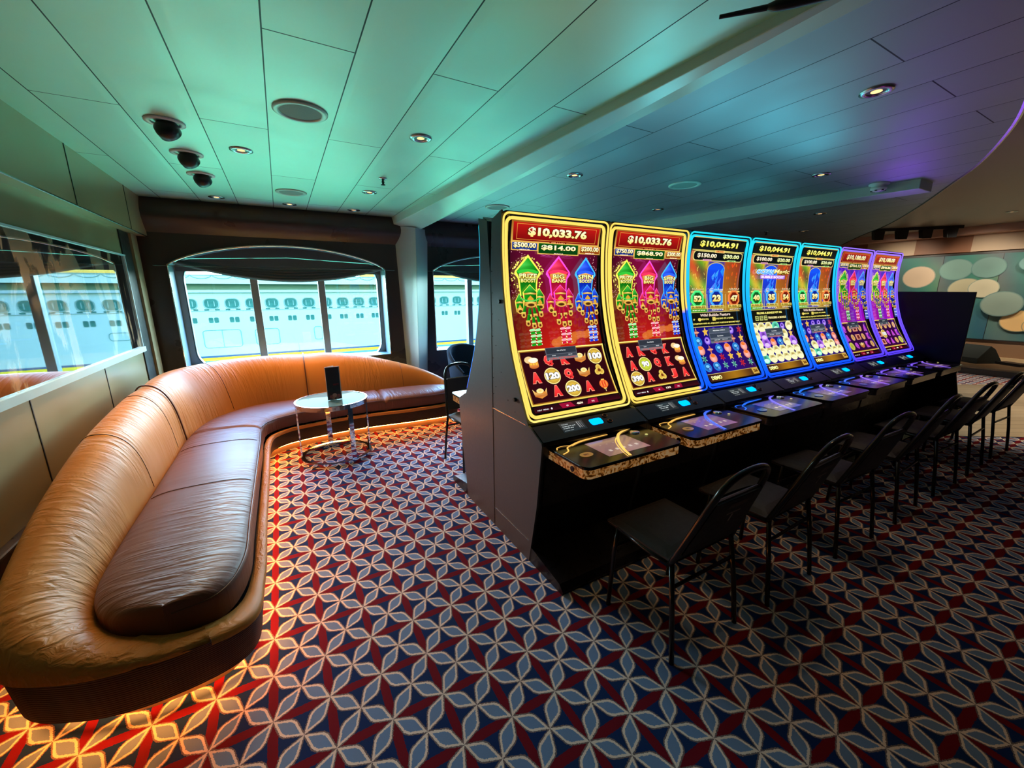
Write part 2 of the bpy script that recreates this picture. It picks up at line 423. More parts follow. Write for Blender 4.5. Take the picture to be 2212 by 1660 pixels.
# beams and column
def beam(name,near,far,mat):
    (ya,xa0,xa1,za0,za1),(yb,xb0,xb1,zb0,zb1)=near,far
    return struct(MB().hexa([(xa0,ya,za0),(xa1,ya,za1),(xb1,yb,zb1),(xb0,yb,zb0),(xa0,ya,ZC+.05),(xa1,ya,ZC+.05),(xb1,yb,ZC+.05),(xb0,yb,ZC+.05)]).build(name,mat,bevel=.006))
beam('trim_1',(.35,1.69,1.80,2.43,2.43),(5.56,1.36,1.67,2.365,2.30),M['beam'])
beam('trim_2',(1.55,5.02,5.30,2.38,2.38),(5.56,4.35,4.70,2.34,2.34),M['beam'])
cm=MB().hexa([(1.43,5.6,0),(1.535,5.33,0),(1.70,5.50,0),(1.72,5.6,0),(1.36,5.6,2.375),(1.575,5.22,2.31),(1.82,5.50,2.33),(1.84,5.6,2.36)]); struct(cm.build('trim_6',M['col'],bevel=.004))
cm=MB().hexa([(4.45,5.6,0),(4.5,5.3,0),(4.7,5.3,0),(4.75,5.6,0),(4.38,5.6,2.36),(4.45,5.2,2.35),(4.72,5.2,2.35),(4.8,5.6,2.36)]); struct(cm.build('trim_7',M['col'],bevel=.004))
# window wall: one bay per window
def arch_outline(x0,x1,zb,zs,zt,n=24):
    pts=[]
    r=.05
    for k in range(n+1):
        u=k/n; x=x1+(x0-x1)*u; pts.append((x,zs+(zt-zs)*(1-(2*u-1)**2)**.8))
    # down left side, along sill
    for k in range(1,8): pts.append((x0,zs+(zb-zs)*k/7))
    for k in range(1,12): pts.append((x0+(x1-x0)*k/12,zb))
    for k in range(0,7): pts.append((x1,zb+(zs-zb)*k/7))
    return pts
def rect_match(pts,x0,x1,z0,z1,cx,cz):
    out=[]
    for x,z in pts:
        dx,dz=x-cx,z-cz; t=1e9
        if dx>1e-9: t=min(t,(x1-cx)/dx)
        if dx<-1e-9: t=min(t,(x0-cx)/dx)
        if dz>1e-9: t=min(t,(z1-cz)/dz)
        if dz<-1e-9: t=min(t,(z0-cz)/dz)
        out.append((cx+dx*t,cz+dz*t))
    return out
wall=MB()
bays=[(-1.05,1.52,-.985,1.235,-1),(1.52,4.58,1.885,4.15,0)]
ZB,ZS,ZT=.70,1.815,2.05
for bi,(X0,X1,a,b,_) in enumerate(bays):
    op=arch_outline(a,b,ZB,ZS,ZT); n=len(op); cx=(a+b)/2; cz=1.3
    out=rect_match(op,X0,X1,0,2.5,cx,cz)
    # snap corners
    for (qx,qz) in ((X0,0),(X1,0),(X0,2.5),(X1,2.5)):
        i=min(range(n),key=lambda k:(out[k][0]-qx)**2+(out[k][1]-qz)**2); out[i]=(qx,qz)
    wall.add([(x,YW,z) for x,z in op]+[(x,YW,z) for x,z in out],[(i,(i+1)%n,n+(i+1)%n,n+i) for i in range(n)])
wall.box((4.58,YW,0),(XF+.3,YW+.05,2.5)); wall.box((-1.3,YW,0),(-1.05,YW+.05,2.5))
struct(wall.build('wall_back',M['wood_wall']))
struct(MB().grid(lambda u,v:(-1.1+u*13.4,YW-.10*math.sin(v*PI)-.02*v,2.13+v*.34),1,10).build('trim_8',M['wood_wall'],smooth=True))
struct(MB().box((-1.1,YW-.008,1.800),(1.36,YW+.0,1.806)).box((1.8,YW-.008,1.800),(4.4,YW+.0,1.806)).build('trim_9',M['chromed']))
def window(i,a,b,mull,first=False):
    op=arch_outline(a,b,ZB,ZS,ZT); n=len(op)
    r=MB().add([(x,YW,z) for x,z in op]+[(x,YG+.06,z) for x,z in op],[(k,(k+1)%n,n+(k+1)%n,n+k) for k in range(n)])
    ro=struct(r.build('window_%d'%i,M['reveal']))
    # chrome arch trim
    tr=MB().tube([(x,YW-.006,z) for x,z in op[:25]],.011,8).tube([(x,YW-.006,z) for x,z in op[24:32]],.007,6).tube([(b,YW-.006,ZS+(ZB-ZS)*k/6) for k in range(7)],.007,6)
    tr.build('arch_trim',M['chrome'],ro,smooth=True)
    # grey frame with rounded glass opening (glass opening seen from a little inside)
    gl=rrect(a+.065,.62,b-.045,1.90,.24,8); m=len(gl)
    o2=rect_match(gl,a-.05,b+.05,.55,2.1,(a+b)/2,1.3)
    for q in ((a-.05,.55),(b+.05,.55),(a-.05,2.1),(b+.05,2.1)):
        k=min(range(m),key=lambda k:(o2[k][0]-q[0])**2+(o2[k][1]-q[1])**2); o2[k]=q
    fr=MB()
    for yy in (YG,YG+.10): fr.add([(x,yy,z) for x,z in gl]+[(x,yy,z) for x,z in o2],[(k,(k+1)%m,m+(k+1)%m,m+k) for k in range(m)])
    fr.add([(x,YG,z) for x,z in gl]+[(x,YG+.10,z) for x,z in gl],[(k,(k+1)%m,m+(k+1)%m,m+k) for k in range(m)])
    fr.build('window_frame',M['frame'],ro)
    for x in mull: MB().box((x-.04,YG+.005,.56),(x+.04,YG+.10,2.05)).build('mullion',M['frame'],ro,bevel=.005)
    MB().box((a,YG+.06,.56),(b,YG+.064,2.09)).build('pane',M['glass'],ro)
    gs=MB().tube([(x,YG-.004,z) for x,z in gl],.006,6,True).build('gasket',M['black'],ro)
    return ro
window(1,-.985,1.235,(-.253,.485)); window(2,1.885,4.15,(2.57,3.4))
# roman blinds
def blind(a,b,label,grp):
    root=thing('roman_blind',label,'blind',((a+b)/2,YW+.16,1.7),0,'roman blinds in the arched windows')
    w=(b-a)/2-.015
    for k in range(4):
        def f(u,v,k=k):
            x=-w+2*w*u; sag=.095*(1-(2*u-1)**2)
            z=.135+.05*(1-v)-k*.026*math.sin(u*PI)-sag-.03*u*k/3
            y=-.03-.03*math.sin(v*PI)-.012*(3-k)*0-.01*k+.004*math.sin(u*23+k)
            return (x,y,z)
        MB().grid(f,30,8).build('fold',M['blind'],root,smooth=True)
    MB().grid(lambda u,v:(-w+2*w*u,.10,.06+.32*v),24,3).build('blind_sheet',M['blind'],root,smooth=True)
    MB().tube([(-.9*w,-.005,.19),(0,-.005,.235),(.9*w,-.005,.19)],.006,6).build('head_rail',M['chromed'],root)
blind(-.985,1.235,'dark grey roman blind pulled up under the arched window behind the leather sofa',None)
blind(1.885,4.15,'dark grey roman blind above the window partly hidden by the gaming machines',None)
# left wall: upper fascia, underside ledge, recessed lower wall
struct(MB().box((-1.6,-6,2.085),(-1.1,YW,2.75)).build('wall_left',M['fascia']))
lw=MB().box((-1.6,-6,0),(XL,YW,2.085)); struct(lw.build('wall_left',M['leftwall']))
struct(MB().tube([(-1.102,-3,2.085),(-1.102,YW,2.085)],.006,6).build('trim_10',M['chromed']))
sm=MB()
for y in (1.9,3.0,4.06,5.1): sm.box((-1.2005,y-.004,.02),(-1.197,y+.004,.98))
for y in (2.1,3.9,5.05): sm.box((-1.1005,y-.004,2.09),(-1.097,y+.004,2.46))
struct(sm.build('trim_11',M['black']))
struct(MB().box((-1.2,-3,0),(-1.15,YW,.42)).build('baseboard_left',M['wood_wall'],bevel=.01))
struct(MB().box((-1.24,5.04,.0),(-1.19,5.30,2.08)).build('trim_12',M['black']))
struct(MB().box((-1.24,5.30,.0),(-1.17,5.48,2.08)).build('trim_13',M['fascia']))
# far right wall, near walls, closure
struct(MB().box((XF,-6,0),(XF+.3,6,2.75)).build('wall_right',speckle('far_wall_brown',h(150,116,88),.5,0,.2,2)))
struct(MB().box((-1.6,-6.3,0),(13,-6,2.75)).build('wall_front',speckle('casino_wall_dark',(.10,.07,.05),.6,0,.3,2)))
struct(MB().box((XF-.05,-6,.13),(XF,6,.20)).build('baseboard_right',speckle('pale_base',h(215,190,150),.4,0,.1,4)))
fz=MB()
for k in range(12):
    y0=-4+k*.85; fz.box((XF-.06,y0,2.26),(XF,y0+.85,2.58),k%2)
struct(fz.build('trim_14',[speckle('frieze_brown',h(150,98,66),.5,0,.15,3),speckle('frieze_beige',h(206,178,148),.5,0,.12,3)]))
struct(MB().box((XF-.35,-6,2.58),(XF+.1,6,2.73)).build('trim_15',speckle('pelmet_pink',h(204,160,140),.5,0,.12,3),bevel=.01))
# ------------------------------------------------------------------ mural of blurred lights
def mural():
    root=thing('wall_mural','large teal wall mural of blurred round light spots on far wall','mural',(XF-.03,0,.54))
    def fn(a,b,o): return (-.012-o,a,b)
    A=Art(fn,step=.0015)
    random.seed(3)
    for k in range(11):
        y0=-3.4+k*.82
        A.k=0; A.rect(y0+.82,0,y0,1.66,(70,112,112),(58,96,104),8,6,lambda i,j:(70+26*math.sin(i*5+j*3),112+14*math.sin(i*4+j*6),112+12*math.cos(j*5)))
    spots=[(3.5,1.25,.25,(200,176,150)),(2.95,1.38,.23,(112,150,142)),(2.5,1.40,.22,(106,146,140)),(2.75,.98,.24,(176,170,140)),(2.5,1.0,.2,(190,184,158)),(1.3,1.0,.33,(240,192,122)),(1.62,.86,.24,(244,206,140)),(1.05,.9,.22,(232,180,112)),
       (1.95,.38,.22,(240,196,132)),(1.7,.30,.18,(236,190,128)),(1.35,.02+.2,.24,(214,206,176)),(1.05,.25,.24,(216,212,190)),(.85,.62,.26,(170,170,142)),(.5,1.2,.3,(230,190,130)),(.1,.5,.28,(180,190,170)),(-.4,1.1,.26,(220,180,120)),(-1,.5,.3,(200,190,160)),(-1.6,1.1,.25,(120,160,150)),(4.1,.6,.25,(200,180,140)),(4.4,1.2,.25,(120,150,146)),(3.2,.5,.25,(214,186,140)),(2.2,.7,.26,(130,150,140)),(.9,1.45,.2,(150,160,140)),(1.95,1.45,.15,(96,140,140))]
    for (y,z,r,c) in spots:
        A.up(); zz=min(max(z,r*.95),1.64-r*.95)
        for q_ in (1.08,1.04): A.ell(y,zz,r*q_,r*.86*q_,tuple(v*.5+w*.5 for v,w in zip(c,(66,108,112))) if q_>1.05 else tuple(v*.75+w*.25 for v,w in zip(c,(66,108,112))),None,28); A.up()
        A.ell(y,zz,r,r*.86,tuple(min(255,v*1.0) for v in c),tuple(v*.94 for v in c),28)
    A.mb.build('mural_print',M['vpaint'],root,color=True)
    e=MB().box((-.012,-3.4,-.02),(.03,5.6,0)).box((-.012,-3.4,1.66),(.03,5.6,1.70))
    for k in range(12): e.box((-.014-.05*0,-3.4+k*.82-.004,0),(.03,-3.4+k*.82+.004,1.66))
    e.build('panel_joint',M['black'],root)
mural()
# ------------------------------------------------------------------ framed glossy artwork on left wall
def artwork():
    root=thing('framed_artwork','long glossy abstract picture in thin white frame on left wall','picture',(XL+.012,0,1.03))
    m=bpy.data.materials.new('glossy_picture'); m.use_nodes=True; t=NT(m); t.n.clear()
    pos=t.pos(); f,_=t.noise(t.mapv(pos,(1,2.0,.8),(0,1.3,0),(0.25,0,0)),1.5,5,.5,.9)
    f2,_=t.noise(t.mapv(pos,(1,3,1.2),(3,0,0)),1.3,2,.5,.4)
    dark=t.mix(f2,h(14,20,28),h(40,44,46)); lt=t.mix(f2,h(206,168,130),h(120,134,120))
    c=t.mix(t.ramp(f,[(.50,(0,0,0)),(.535,(1,1,1))]),dark,lt)
    d=t.node('ShaderNodeBsdfDiffuse'); t.l.new(c,d.inputs[0]); g=t.node('ShaderNodeBsdfGlossy'); g.inputs['Roughness'].default_value=.015; g.inputs[0].default_value=(.92,.98,1,1)
    fr=t.node('ShaderNodeFresnel'); fr.inputs[0].default_value=1.9
    mx=t.node('ShaderNodeMixShader'); t.l.new(t.mt('ADD',fr.outputs[0],.22,clamp=True),mx.inputs[0]); t.l.new(d.outputs[0],mx.inputs[1]); t.l.new(g.outputs[0],mx.inputs[2])
    o=t.node('ShaderNodeOutputMaterial'); t.l.new(mx.outputs[0],o.inputs[0])
    MB().box((-.01,1.2,0),(.0,5.0,.82)).build('picture_panel',m,root)
    fm=speckle('white_frame',(.5,.66,.68),.35,0,.08,9)
    MB().box((-.01,1.15,-.045),(.022,5.03,0)).box((-.01,1.15,.82),(.012,5.03,.832)).box((-.01,5.0,-.045),(.012,5.012,.832)).box((-.01,1.15,-.045),(.02,1.2,.84)).build('picture_frame',fm,root)
artwork()
# ------------------------------------------------------------------ sofa
def sofa():
    root=thing('curved_banquette','long L-shaped tan leather banquette with brown seat wrapping the window corner','sofa',(0,0,0))
    D=[((-.79,2.3),(-.97,2.28,.575),(-1.08,2.3)),((-.79,2.9),(-.985,2.88,.72),(-1.11,2.9)),((-.79,3.5),(-.99,3.5,.785),(-1.12,3.5)),((-.785,4.05),(-.99,4.12,.815),(-1.12,4.2)),
       ((-.68,4.5),(-.92,4.70,.825),(-1.04,4.85)),((-.37,4.82),(-.56,5.12,.83),(-.66,5.28)),((.1,4.87),(.1,5.24,.83),(.1,5.42)),((.6,4.87),(.6,5.22,.80),(.6,5.40)),((1.0,4.87),(1.0,5.17,.71),(1.02,5.32)),
       ((1.4,4.84),(1.42,5.0,.58),(1.46,5.1)),((1.62,4.71),(1.67,4.76,.45),(1.73,4.8)),((1.69,4.52),(1.735,4.5,.34),(1.77,4.5)),((1.6,4.355),(1.64,4.31,.265),(1.66,4.30)),((1.2,4.32),(1.2,4.285,.25),(1.2,4.27)),
       ((.6,4.37),(.6,4.335,.25),(.6,4.32)),((.08,4.31),(.09,4.275,.25),(.09,4.26)),((-.17,4.19),(-.14,4.16,.25),(-.13,4.15)),((-.26,3.95),(-.225,3.93,.25),(-.21,3.92)),((-.26,3.2),(-.225,3.2,.25),(-.21,3.2)),
       ((-.26,2.5),(-.225,2.5,.25),(-.21,2.5)),((-.26,1.98),(-.225,1.95,.255),(-.205,1.94)),((-.32,1.75),(-.27,1.68,.275),(-.245,1.65)),((-.5,1.69),(-.5,1.61,.31),(-.5,1.57)),((-.67,1.78),(-.73,1.66,.36),(-.765,1.62)),((-.765,1.97),(-.90,1.84,.45),(-.98,1.80))]
    K=10
    I=catmull([(a[0],a[1],0) for a,_,_ in D],K,True); Cr=catmull([c for _,c,_ in D],K,True); O=catmull([(o[0],o[1],0) for _,_,o in D],K,True)
    N=len(I)
    # arc length along crest for the leather grain
    Ls=[0]
    for i in range(1,N+1): Ls.append(Ls[-1]+(Cr[i%N]-Cr[i-1]).length)
    def prof(i,w):   # w 0 inner seat junction .. 1 crest .. 2 outer rim edge
        a,c,o=I[i%N],Cr[i%N],O[i%N]; H=c.z
        zi=.30 if H>.33 else H-.02; zr=.27 if H>.30 else H-.03
        if i%N>=0: pass
        zr=.285 if H>.32 else H-.03
        hi=max(H-zi,0.0)
        if w<=1:
            t=w; x=a.lerp(c,t**.9)
            z=zi+hi*math.sin(t*PI/2)**.8
            # convex back cushion
            b=.045*min(1,hi/.4)*math.sin(t*PI)
            d=(a-c); d.z=0; d.normalize(); x=x+d*b
            return Vector((x.x,x.y,z))
        t=w-1; e=1-(1-t)**2
        x=c.lerp(o,math.sin(t*PI/2)**.7); z=zr+(H-zr)*math.cos(t*PI/2)**.75
        return Vector((x.x,x.y,z))
    NW=22
    secs=[(-2.2,3.9),(3.9,4.02),]
    # section boundaries by control index: near back, corner back, window back, front rim
    def section(i0,i1,nm,mat):
        mb=MB(); uv=[]
        cnt=i1-i0
        for k in range(cnt+1):
            i=i0+k
            e=min(k,cnt-k)/2.5
            dip=.014*math.exp(-e*e) if nm=='backrest' else 0
            for j in range(NW+1):
                w=2*j/NW; p=prof(i,w)
                if dip:
                    q=(I[i%N]+O[i%N])/2; v=Vector((q.x,q.y,.3))-p
                    if v.length>1e-5: p=p+v.normalized()*dip
                mb.v.append(tuple(p)); mb.c.append((1,1,1)); uv.append((Ls[i%N]-(Ls[-1] if i<0 else 0),w))
        for k in range(cnt):
            for j in range(NW):
                a=k*(NW+1)+j; mb.f.append([a,a+NW+1,a+NW+2,a+1]); mb.m.append(0)
        me=mb.mesh(nm,mat,True)
        ul=me.uv_layers.new(name='UVMap')
        for lp in me.loops: ul.data[lp.index].uv=uv[lp.vertex_index]
        return obj(nm,me,root)
    # indices: 4*K-> corner start (4.05), 6*K+... seam at x=.12 (index 6)
    section(int(21.5*K)-N,3*K-1,'backrest',M['tan'])
    section(3*K-1,6*K+1,'backrest',M['tan'])
    section(6*K+1,12*K,'backrest',M['tan'])
    section(12*K,int(21.5*K),'seat_rim',M['tan'])
    # seam welts between backrest sections
    for i in (3*K-1,6*K+1):
        MB().tube([prof(i,2*j/30) for j in range(31)],.006,6).build('piping',M['piping'],root,smooth=True)
    for i in (1*K+2,2*K+4,4*K+6,8*K+5):
        MB().tube([prof(i,.06+1.5*j/24)+Vector((0,0,.0008)) for j in range(25)],.0022,5).build('stitching',M['piping'],root,smooth=True)
    # dark ribbed base
    mb=MB(); cen=lambda i:I[i%N]
    for i in range(N):
        o=O[i]; a=I[i]; d=(a-o); d.z=0; d=d.normalized() if d.length>1e-5 else d
        zt=prof(i,2.0).z+.012
        for (ins,z) in ((.004,zt),(.012,zt-.02),(.03,.10),(.05,.088)):
            q=o+d*ins; mb.v.append((q.x,q.y,z)); mb.c.append((1,1,1))
    for i in range(N):
        for j in range(3): mb.f.append([i*4+j,((i+1)%N)*4+j,((i+1)%N)*4+j+1,i*4+j+1]); mb.m.append(0)
    mb.build('base',M['ribbed'],root,smooth=True)
    # base underside (ring inward) + recessed plinth + LED strip
    def ring(i,ins,z):
        o=O[i%N]; a=I[i%N]; d=(a-o); d.z=0; d=d.normalized() if d.length>1e-5 else d; q=o+d*ins; return (q.x,q.y,z)
    mb=MB().grid(lambda u,v:ring(int(round(u*N)),.05+.10*v,.088),N,1,True); mb.build('base_underside',M['black'],root)
    mb=MB().grid(lambda u,v:ring(int(round(u*N)),.13,.0+.088*v),N,1,True); mb.build('plinth',M['plinthlit'],root)
    mb=MB().grid(lambda u,v:ring(int(round(u*N)),.080,.0735+.014*v),N,1,True); mb.build('led_strip',M['led'],root)
    # seat cushions
    back=[(-.5,1.69),(-.67,1.78),(-.765,1.97),(-.79,2.3),(-.79,2.9),(-.79,3.5),(-.785,4.05),(-.68,4.5),(-.37,4.82),(.1,4.87),(.6,4.87),(1.0,4.87),(1.4,4.84),(1.62,4.71),(1.69,4.52)]
    front=[(-.49,1.69),(-.33,1.74),(-.262,1.95),(-.26,2.3),(-.26,2.9),(-.26,3.5),(-.26,4.0),(-.19,4.17),(-.04,4.27),(.1,4.31),(.6,4.37),(1.0,4.345),(1.4,4.32),(1.6,4.355),(1.68,4.50)]
    B=catmull([(x,y,0) for x,y in back],12); Fq=catmull([(x,y,0) for x,y in front],12); n=len(B)
    S_=[0]
    for i in range(1,n): S_.append(S_[-1]+((B[i]+Fq[i])/2-(B[i-1]+Fq[i-1])/2).length)
    def cushion(i0,i1):
        mb=MB(); uv=[]; J=26
        for i in range(i0,i1+1):
            e=min(i-i0,i1-i); endw=[S_[i]-S_[i0],S_[i1]-S_[i]]; de=min(endw)
            first=(i0==0 and endw[0]<endw[1]) or (i1==n-1 and endw[1]<=endw[0])
            drop=0 if first else .022*math.exp(-(de/.012)**2)
            for j in range(J+1):
                if j<=4: w=0;z=.26+.085*j/4
                elif j>=J-4: w=1;z=.26+.085*(J-j)/4
                else:
                    a=(j-4)/(J-8)*PI; w=(1-math.cos(a))/2
                    ww=abs(2*w-1); z=.345+.052*(1-ww**5)**.6+.012*(1-ww*ww)
                p=Fq[i].lerp(B[i],w); mb.v.append((p.x,p.y,z-drop)); mb.c.append((1,1,1)); uv.append((S_[i],w*1.0))
        for k in range(i1-i0):
            for j in range(J):
                a=k*(J+1)+j; mb.f.append([a,a+1,a+J+2,a+J+1]); mb.m.append(0)
        # end caps
        for k in (0,i1-i0):
            mb.f.append([k*(J+1)+j for j in range(J+1)]); mb.m.append(0)
        me=mb.mesh('seat_cushion',M['seat'],True); ul=me.uv_layers.new(name='UVMap')
        for lp in me.loops: ul.data[lp.index].uv=uv[lp.vertex_index]
        c=obj('seat_cushion',me,root,auto=50)
        # welt line round the top edge
        def top(i,w,z): 
            p=Fq[i].lerp(B[i],w); return (p.x,p.y,z)
        MB().tube([top(i,.012,.366) for i in range(i0+1,i1)],.003,5).build('piping',M['piping'],c,smooth=True)
        return c
    s1=6*12-1; s2=11*12-4
    cushion(0,s1); cushion(s1,s2); cushion(s2,n-1)
    for i in (3*12+10,5*12+2,9*12+3):
        MB().tube([(Fq[i].lerp(B[i],w/20)).to_tuple()[:2]+(.347+.052*(1-abs(w/10-1)**5)**.6+.012*(1-(w/10-1)**2),) for w in range(1,20)],.0018,5).build('stitching',M['piping'],root)
sofa()
# ------------------------------------------------------------------ side table + card
def mk_topglass():
    m=bpy.data.materials.new('table_glass_teal_reflection'); m.use_nodes=True; t=NT(m); t.n.clear()
    d=t.node('ShaderNodeBsdfDiffuse'); d.inputs[0].default_value=(.20,.30,.29,1); g=t.node('ShaderNodeBsdfGlossy'); g.inputs['Roughness'].default_value=.02; g.inputs[0].default_value=(.8,1,.96,1)  # teal of the window reflection put into the diffuse colour
    mx=t.node('ShaderNodeMixShader'); mx.inputs[0].default_value=.035; t.l.new(d.outputs[0],mx.inputs[1]); t.l.new(g.outputs[0],mx.inputs[2]); o=t.node('ShaderNodeOutputMaterial'); t.l.new(mx.outputs[0],o.inputs[0]); return m
def side_table():
    root=thing('side_table','round mirrored side table with chrome hoop base beside the banquette','table',(.31,3.95,0))
    R0=.31
    MB().lathe([(0,.552),(R0-.012,.552),(R0-.012,.540),(0,.540)],n=64).build('table_top',mk_topglass(),root)
    MB().lathe([(R0-.012,.556),(R0,.556),(R0,.515),(R0-.012,.515)],n=64,closed=True).build('chrome_rim',M['chrome'],root,auto=30)
    MB().lathe([(R0-.035,0.001),(R0,0.001),(R0,.035),(R0-.035,.035)],n=64,closed=True).build('base_ring',M['chrome'],root,auto=30)
    for a in (183,95,292,8):
        r=math.radians(a); c=Vector((math.cos(r),math.sin(r),0)); t=Vector((-c.y,c.x,0)); p=c*(R0-.008)
        q=[p+t*sx*.022+c*sy*.006 for sx,sy in ((-1,-1),(1,-1),(1,1),(-1,1))]
        MB().hexa([tuple(v+Vector((0,0,.03))) for v in q]+[tuple(v+Vector((0,0,.52))) for v in q]).build('leg',M['chrome'],root)
side_table()
def card():
    root=thing('menu_card','tall folded black menu card standing on the round side table','card',(.335,3.90,.5565),math.radians(8))
    hh=.305; wv=.125
    bm=MB()
    bm.hexa([(-wv/2,0,0),(wv/2,.0,0),(wv/2,.003,0),(-wv/2,.003,0),(-wv/2,0,hh),(wv/2,0,hh),(wv/2,.003,hh),(-wv/2,.003,hh)])
    bm.hexa([(-wv/2,.003,0),(wv/2-.035,.06,0),(wv/2-.038,.063,0),(-wv/2,.006,0),(-wv/2,.003,hh),(wv/2-.035,.06,hh),(wv/2-.038,.063,hh),(-wv/2,.006,hh)])
    bm.build('card_body',S('card_cream',h(196,170,150),.5),root)
    A=Art(lambda a,b,o:(a,-.0008-o,b),step=.0004)
    A.rect(-wv/2+.004,.002,wv/2-.008,hh-.006,(22,26,30)); A.up()
    A.rect(-.045,.004,.05,.075,(70,26,30),(40,16,20),2,2); A.up()
    for k,(x,y,r,c) in enumerate([(-.03,.03,.016,(150,74,66)),(.0,.04,.02,(196,130,112)),(.032,.03,.018,(140,60,60)),(-.012,.02,.014,(190,110,84)),(.02,.016,.012,(120,90,80))]): A.ell(x,y,r,r,c)
    A.up(); A.text('PARTY',.02,.14,.05,.018,(130,24,34))
    A.mb.build('printed_face',M['vpaint'],root,color=True)
card()
# ------------------------------------------------------------------ chairs
def stack_chair(label,cat='chair'):
    root=thing('stacking_chair',label,cat,(0,0,0),0,'black stacking chairs')
    def bx(p):return p
    # seat
    mb=MB(); mb.grid(lambda u,v:((-.205+.41*u)*(1-.04*(1-v)),-.135+.37*v,.435+.035*(1-abs(2*u-1)**5)*(1-abs(2*v-1)**6)),14,14)
    mb.grid(lambda u,v:((-.205+.41*u)*(1-.04*(1-v)),-.135+.37*v,.425),14,14)
    mb.box((-.2,-.13,.42),(.2,.233,.438)); mb.build('seat',M['vinyl'],root,smooth=False)
    # back
    def bp(x,s): # s 0..1 up the back
        return Vector((x*(1-.28*s),-.135-.14*s,.47+.37*s))
    mb=MB()
    for off in (0,-.028):
        mb.grid(lambda u,v:tuple(bp(-.185+.37*u,.02+.70*v)+Vector((0,off+(.012 if off==0 else -.006)*(1-(2*u-1)**2),0))),10,10)
    mb.hexa([tuple(bp(-.18,.03)+Vector((0,-.028,0))),tuple(bp(.18,.03)+Vector((0,-.028,0))),tuple(bp(.18,.03)),tuple(bp(-.18,.03)),tuple(bp(-.18,.72)+Vector((0,-.028,0))),tuple(bp(.18,.72)+Vector((0,-.028,0))),tuple(bp(.18,.72)),tuple(bp(-.18,.72))])
    mb.build('backrest',M['vinyl'],root)
    MB().tube([bp(-.17,.73)+Vector((0,-.014,0)),bp(.17,.73)+Vector((0,-.014,0))],.006,6).build('back_rail',M['chromed'],root)
    path=[bp(-.195,-.12),bp(-.195,.3),bp(-.195,.7),bp(-.185,.9),bp(-.13,1.02),bp(0,1.06),bp(.13,1.02),bp(.185,.9),bp(.195,.7),bp(.195,.3),bp(.195,-.12)]
    MB().tube([p+Vector((0,-.012,0)) for p in catmull(path,5)],.013,8).build('back_frame',M['black2'],root,smooth=True)
    for sx in (-1,1):
        MB().tube([(sx*.215,.185,.0),(sx*.205,.175,.30),(sx*.195,.165,.425)],.011,8).build('leg',M['black2'],root,smooth=True)
        MB().tube([(sx*.215,-.19,.0),(sx*.208,-.165,.22),(sx*.197,-.135,.425)],.011,8).build('leg',M['black2'],root,smooth=True)
        MB().tube([(sx*.197,-.135,.425),(sx*.2,.0,.418),(sx*.195,.165,.425)],.010,8).build('seat_frame',M['black2'],root,smooth=True)
    MB().tube([(-.2,.17,.33),(.2,.17,.33)],.008,8).build('stretcher',M['black2'],root)
    MB().tube([(-.2,-.15,.33),(.2,-.15,.33)],.008,8).build('stretcher',M['black2'],root)
    return root
M['black2']=S('black_gloss_tube',(.015,.014,.014),.18,.3)
CG='black stacking chairs facing the machines'
ords=['nearest','second','third','fourth','fifth','sixth','farthest']
cx_=[1.45,2.11,2.83,3.56,4.30,4.99,5.69]
labs=['black stacking chair at the first gold lit machine, marked with number 1','black stacking chair before the second gold lit machine from the near end','black stacking chair before the nearest of the three blue lit machines',
 'black stacking chair before the middle blue lit machine','black stacking chair before the last blue lit machine','black stacking chair before the first purple lit machine','black stacking chair at the far end of the machine row']
c0=stack_chair(labs[0]); c0['group']=CG; c0.location=(1.45,1.05,0)
chs=[c0]
for i in range(1,7):
    chs.append(dup(c0,(cx_[i],1.045-.008*i,0),[0,.03,-.04,.05,-.03,.02,-.05][i],labs[i],CG))
dup(c0,(1.40,3.17,0),PI+.08,'black stacking chair turned to the window side of the machines',None).pop('group',None)
A=Art(lambda a,b,o:(a,-.193-o-.02-(b-.62)*.38*0,b),step=.0005)
def tagmesh(n):
    A=Art(lambda a,b,o:(a*(1),-.135-.14*((b-.47)/.37)-.036-o,b),step=.0005)
    A.rect(-.045,.655,.045,.663,(120,104,98)); A.up(); A.text(n,0,.63,.012,.04,(150,130,120))
    A.rect(-.06,.69,.06,.715,(58,34,32))
    return A.mb
tagmesh('1').build('number_tag',M['vpaint'],c0,color=True); tagmesh('2').build('number_tag',M['vpaint'],chs[1],color=True)
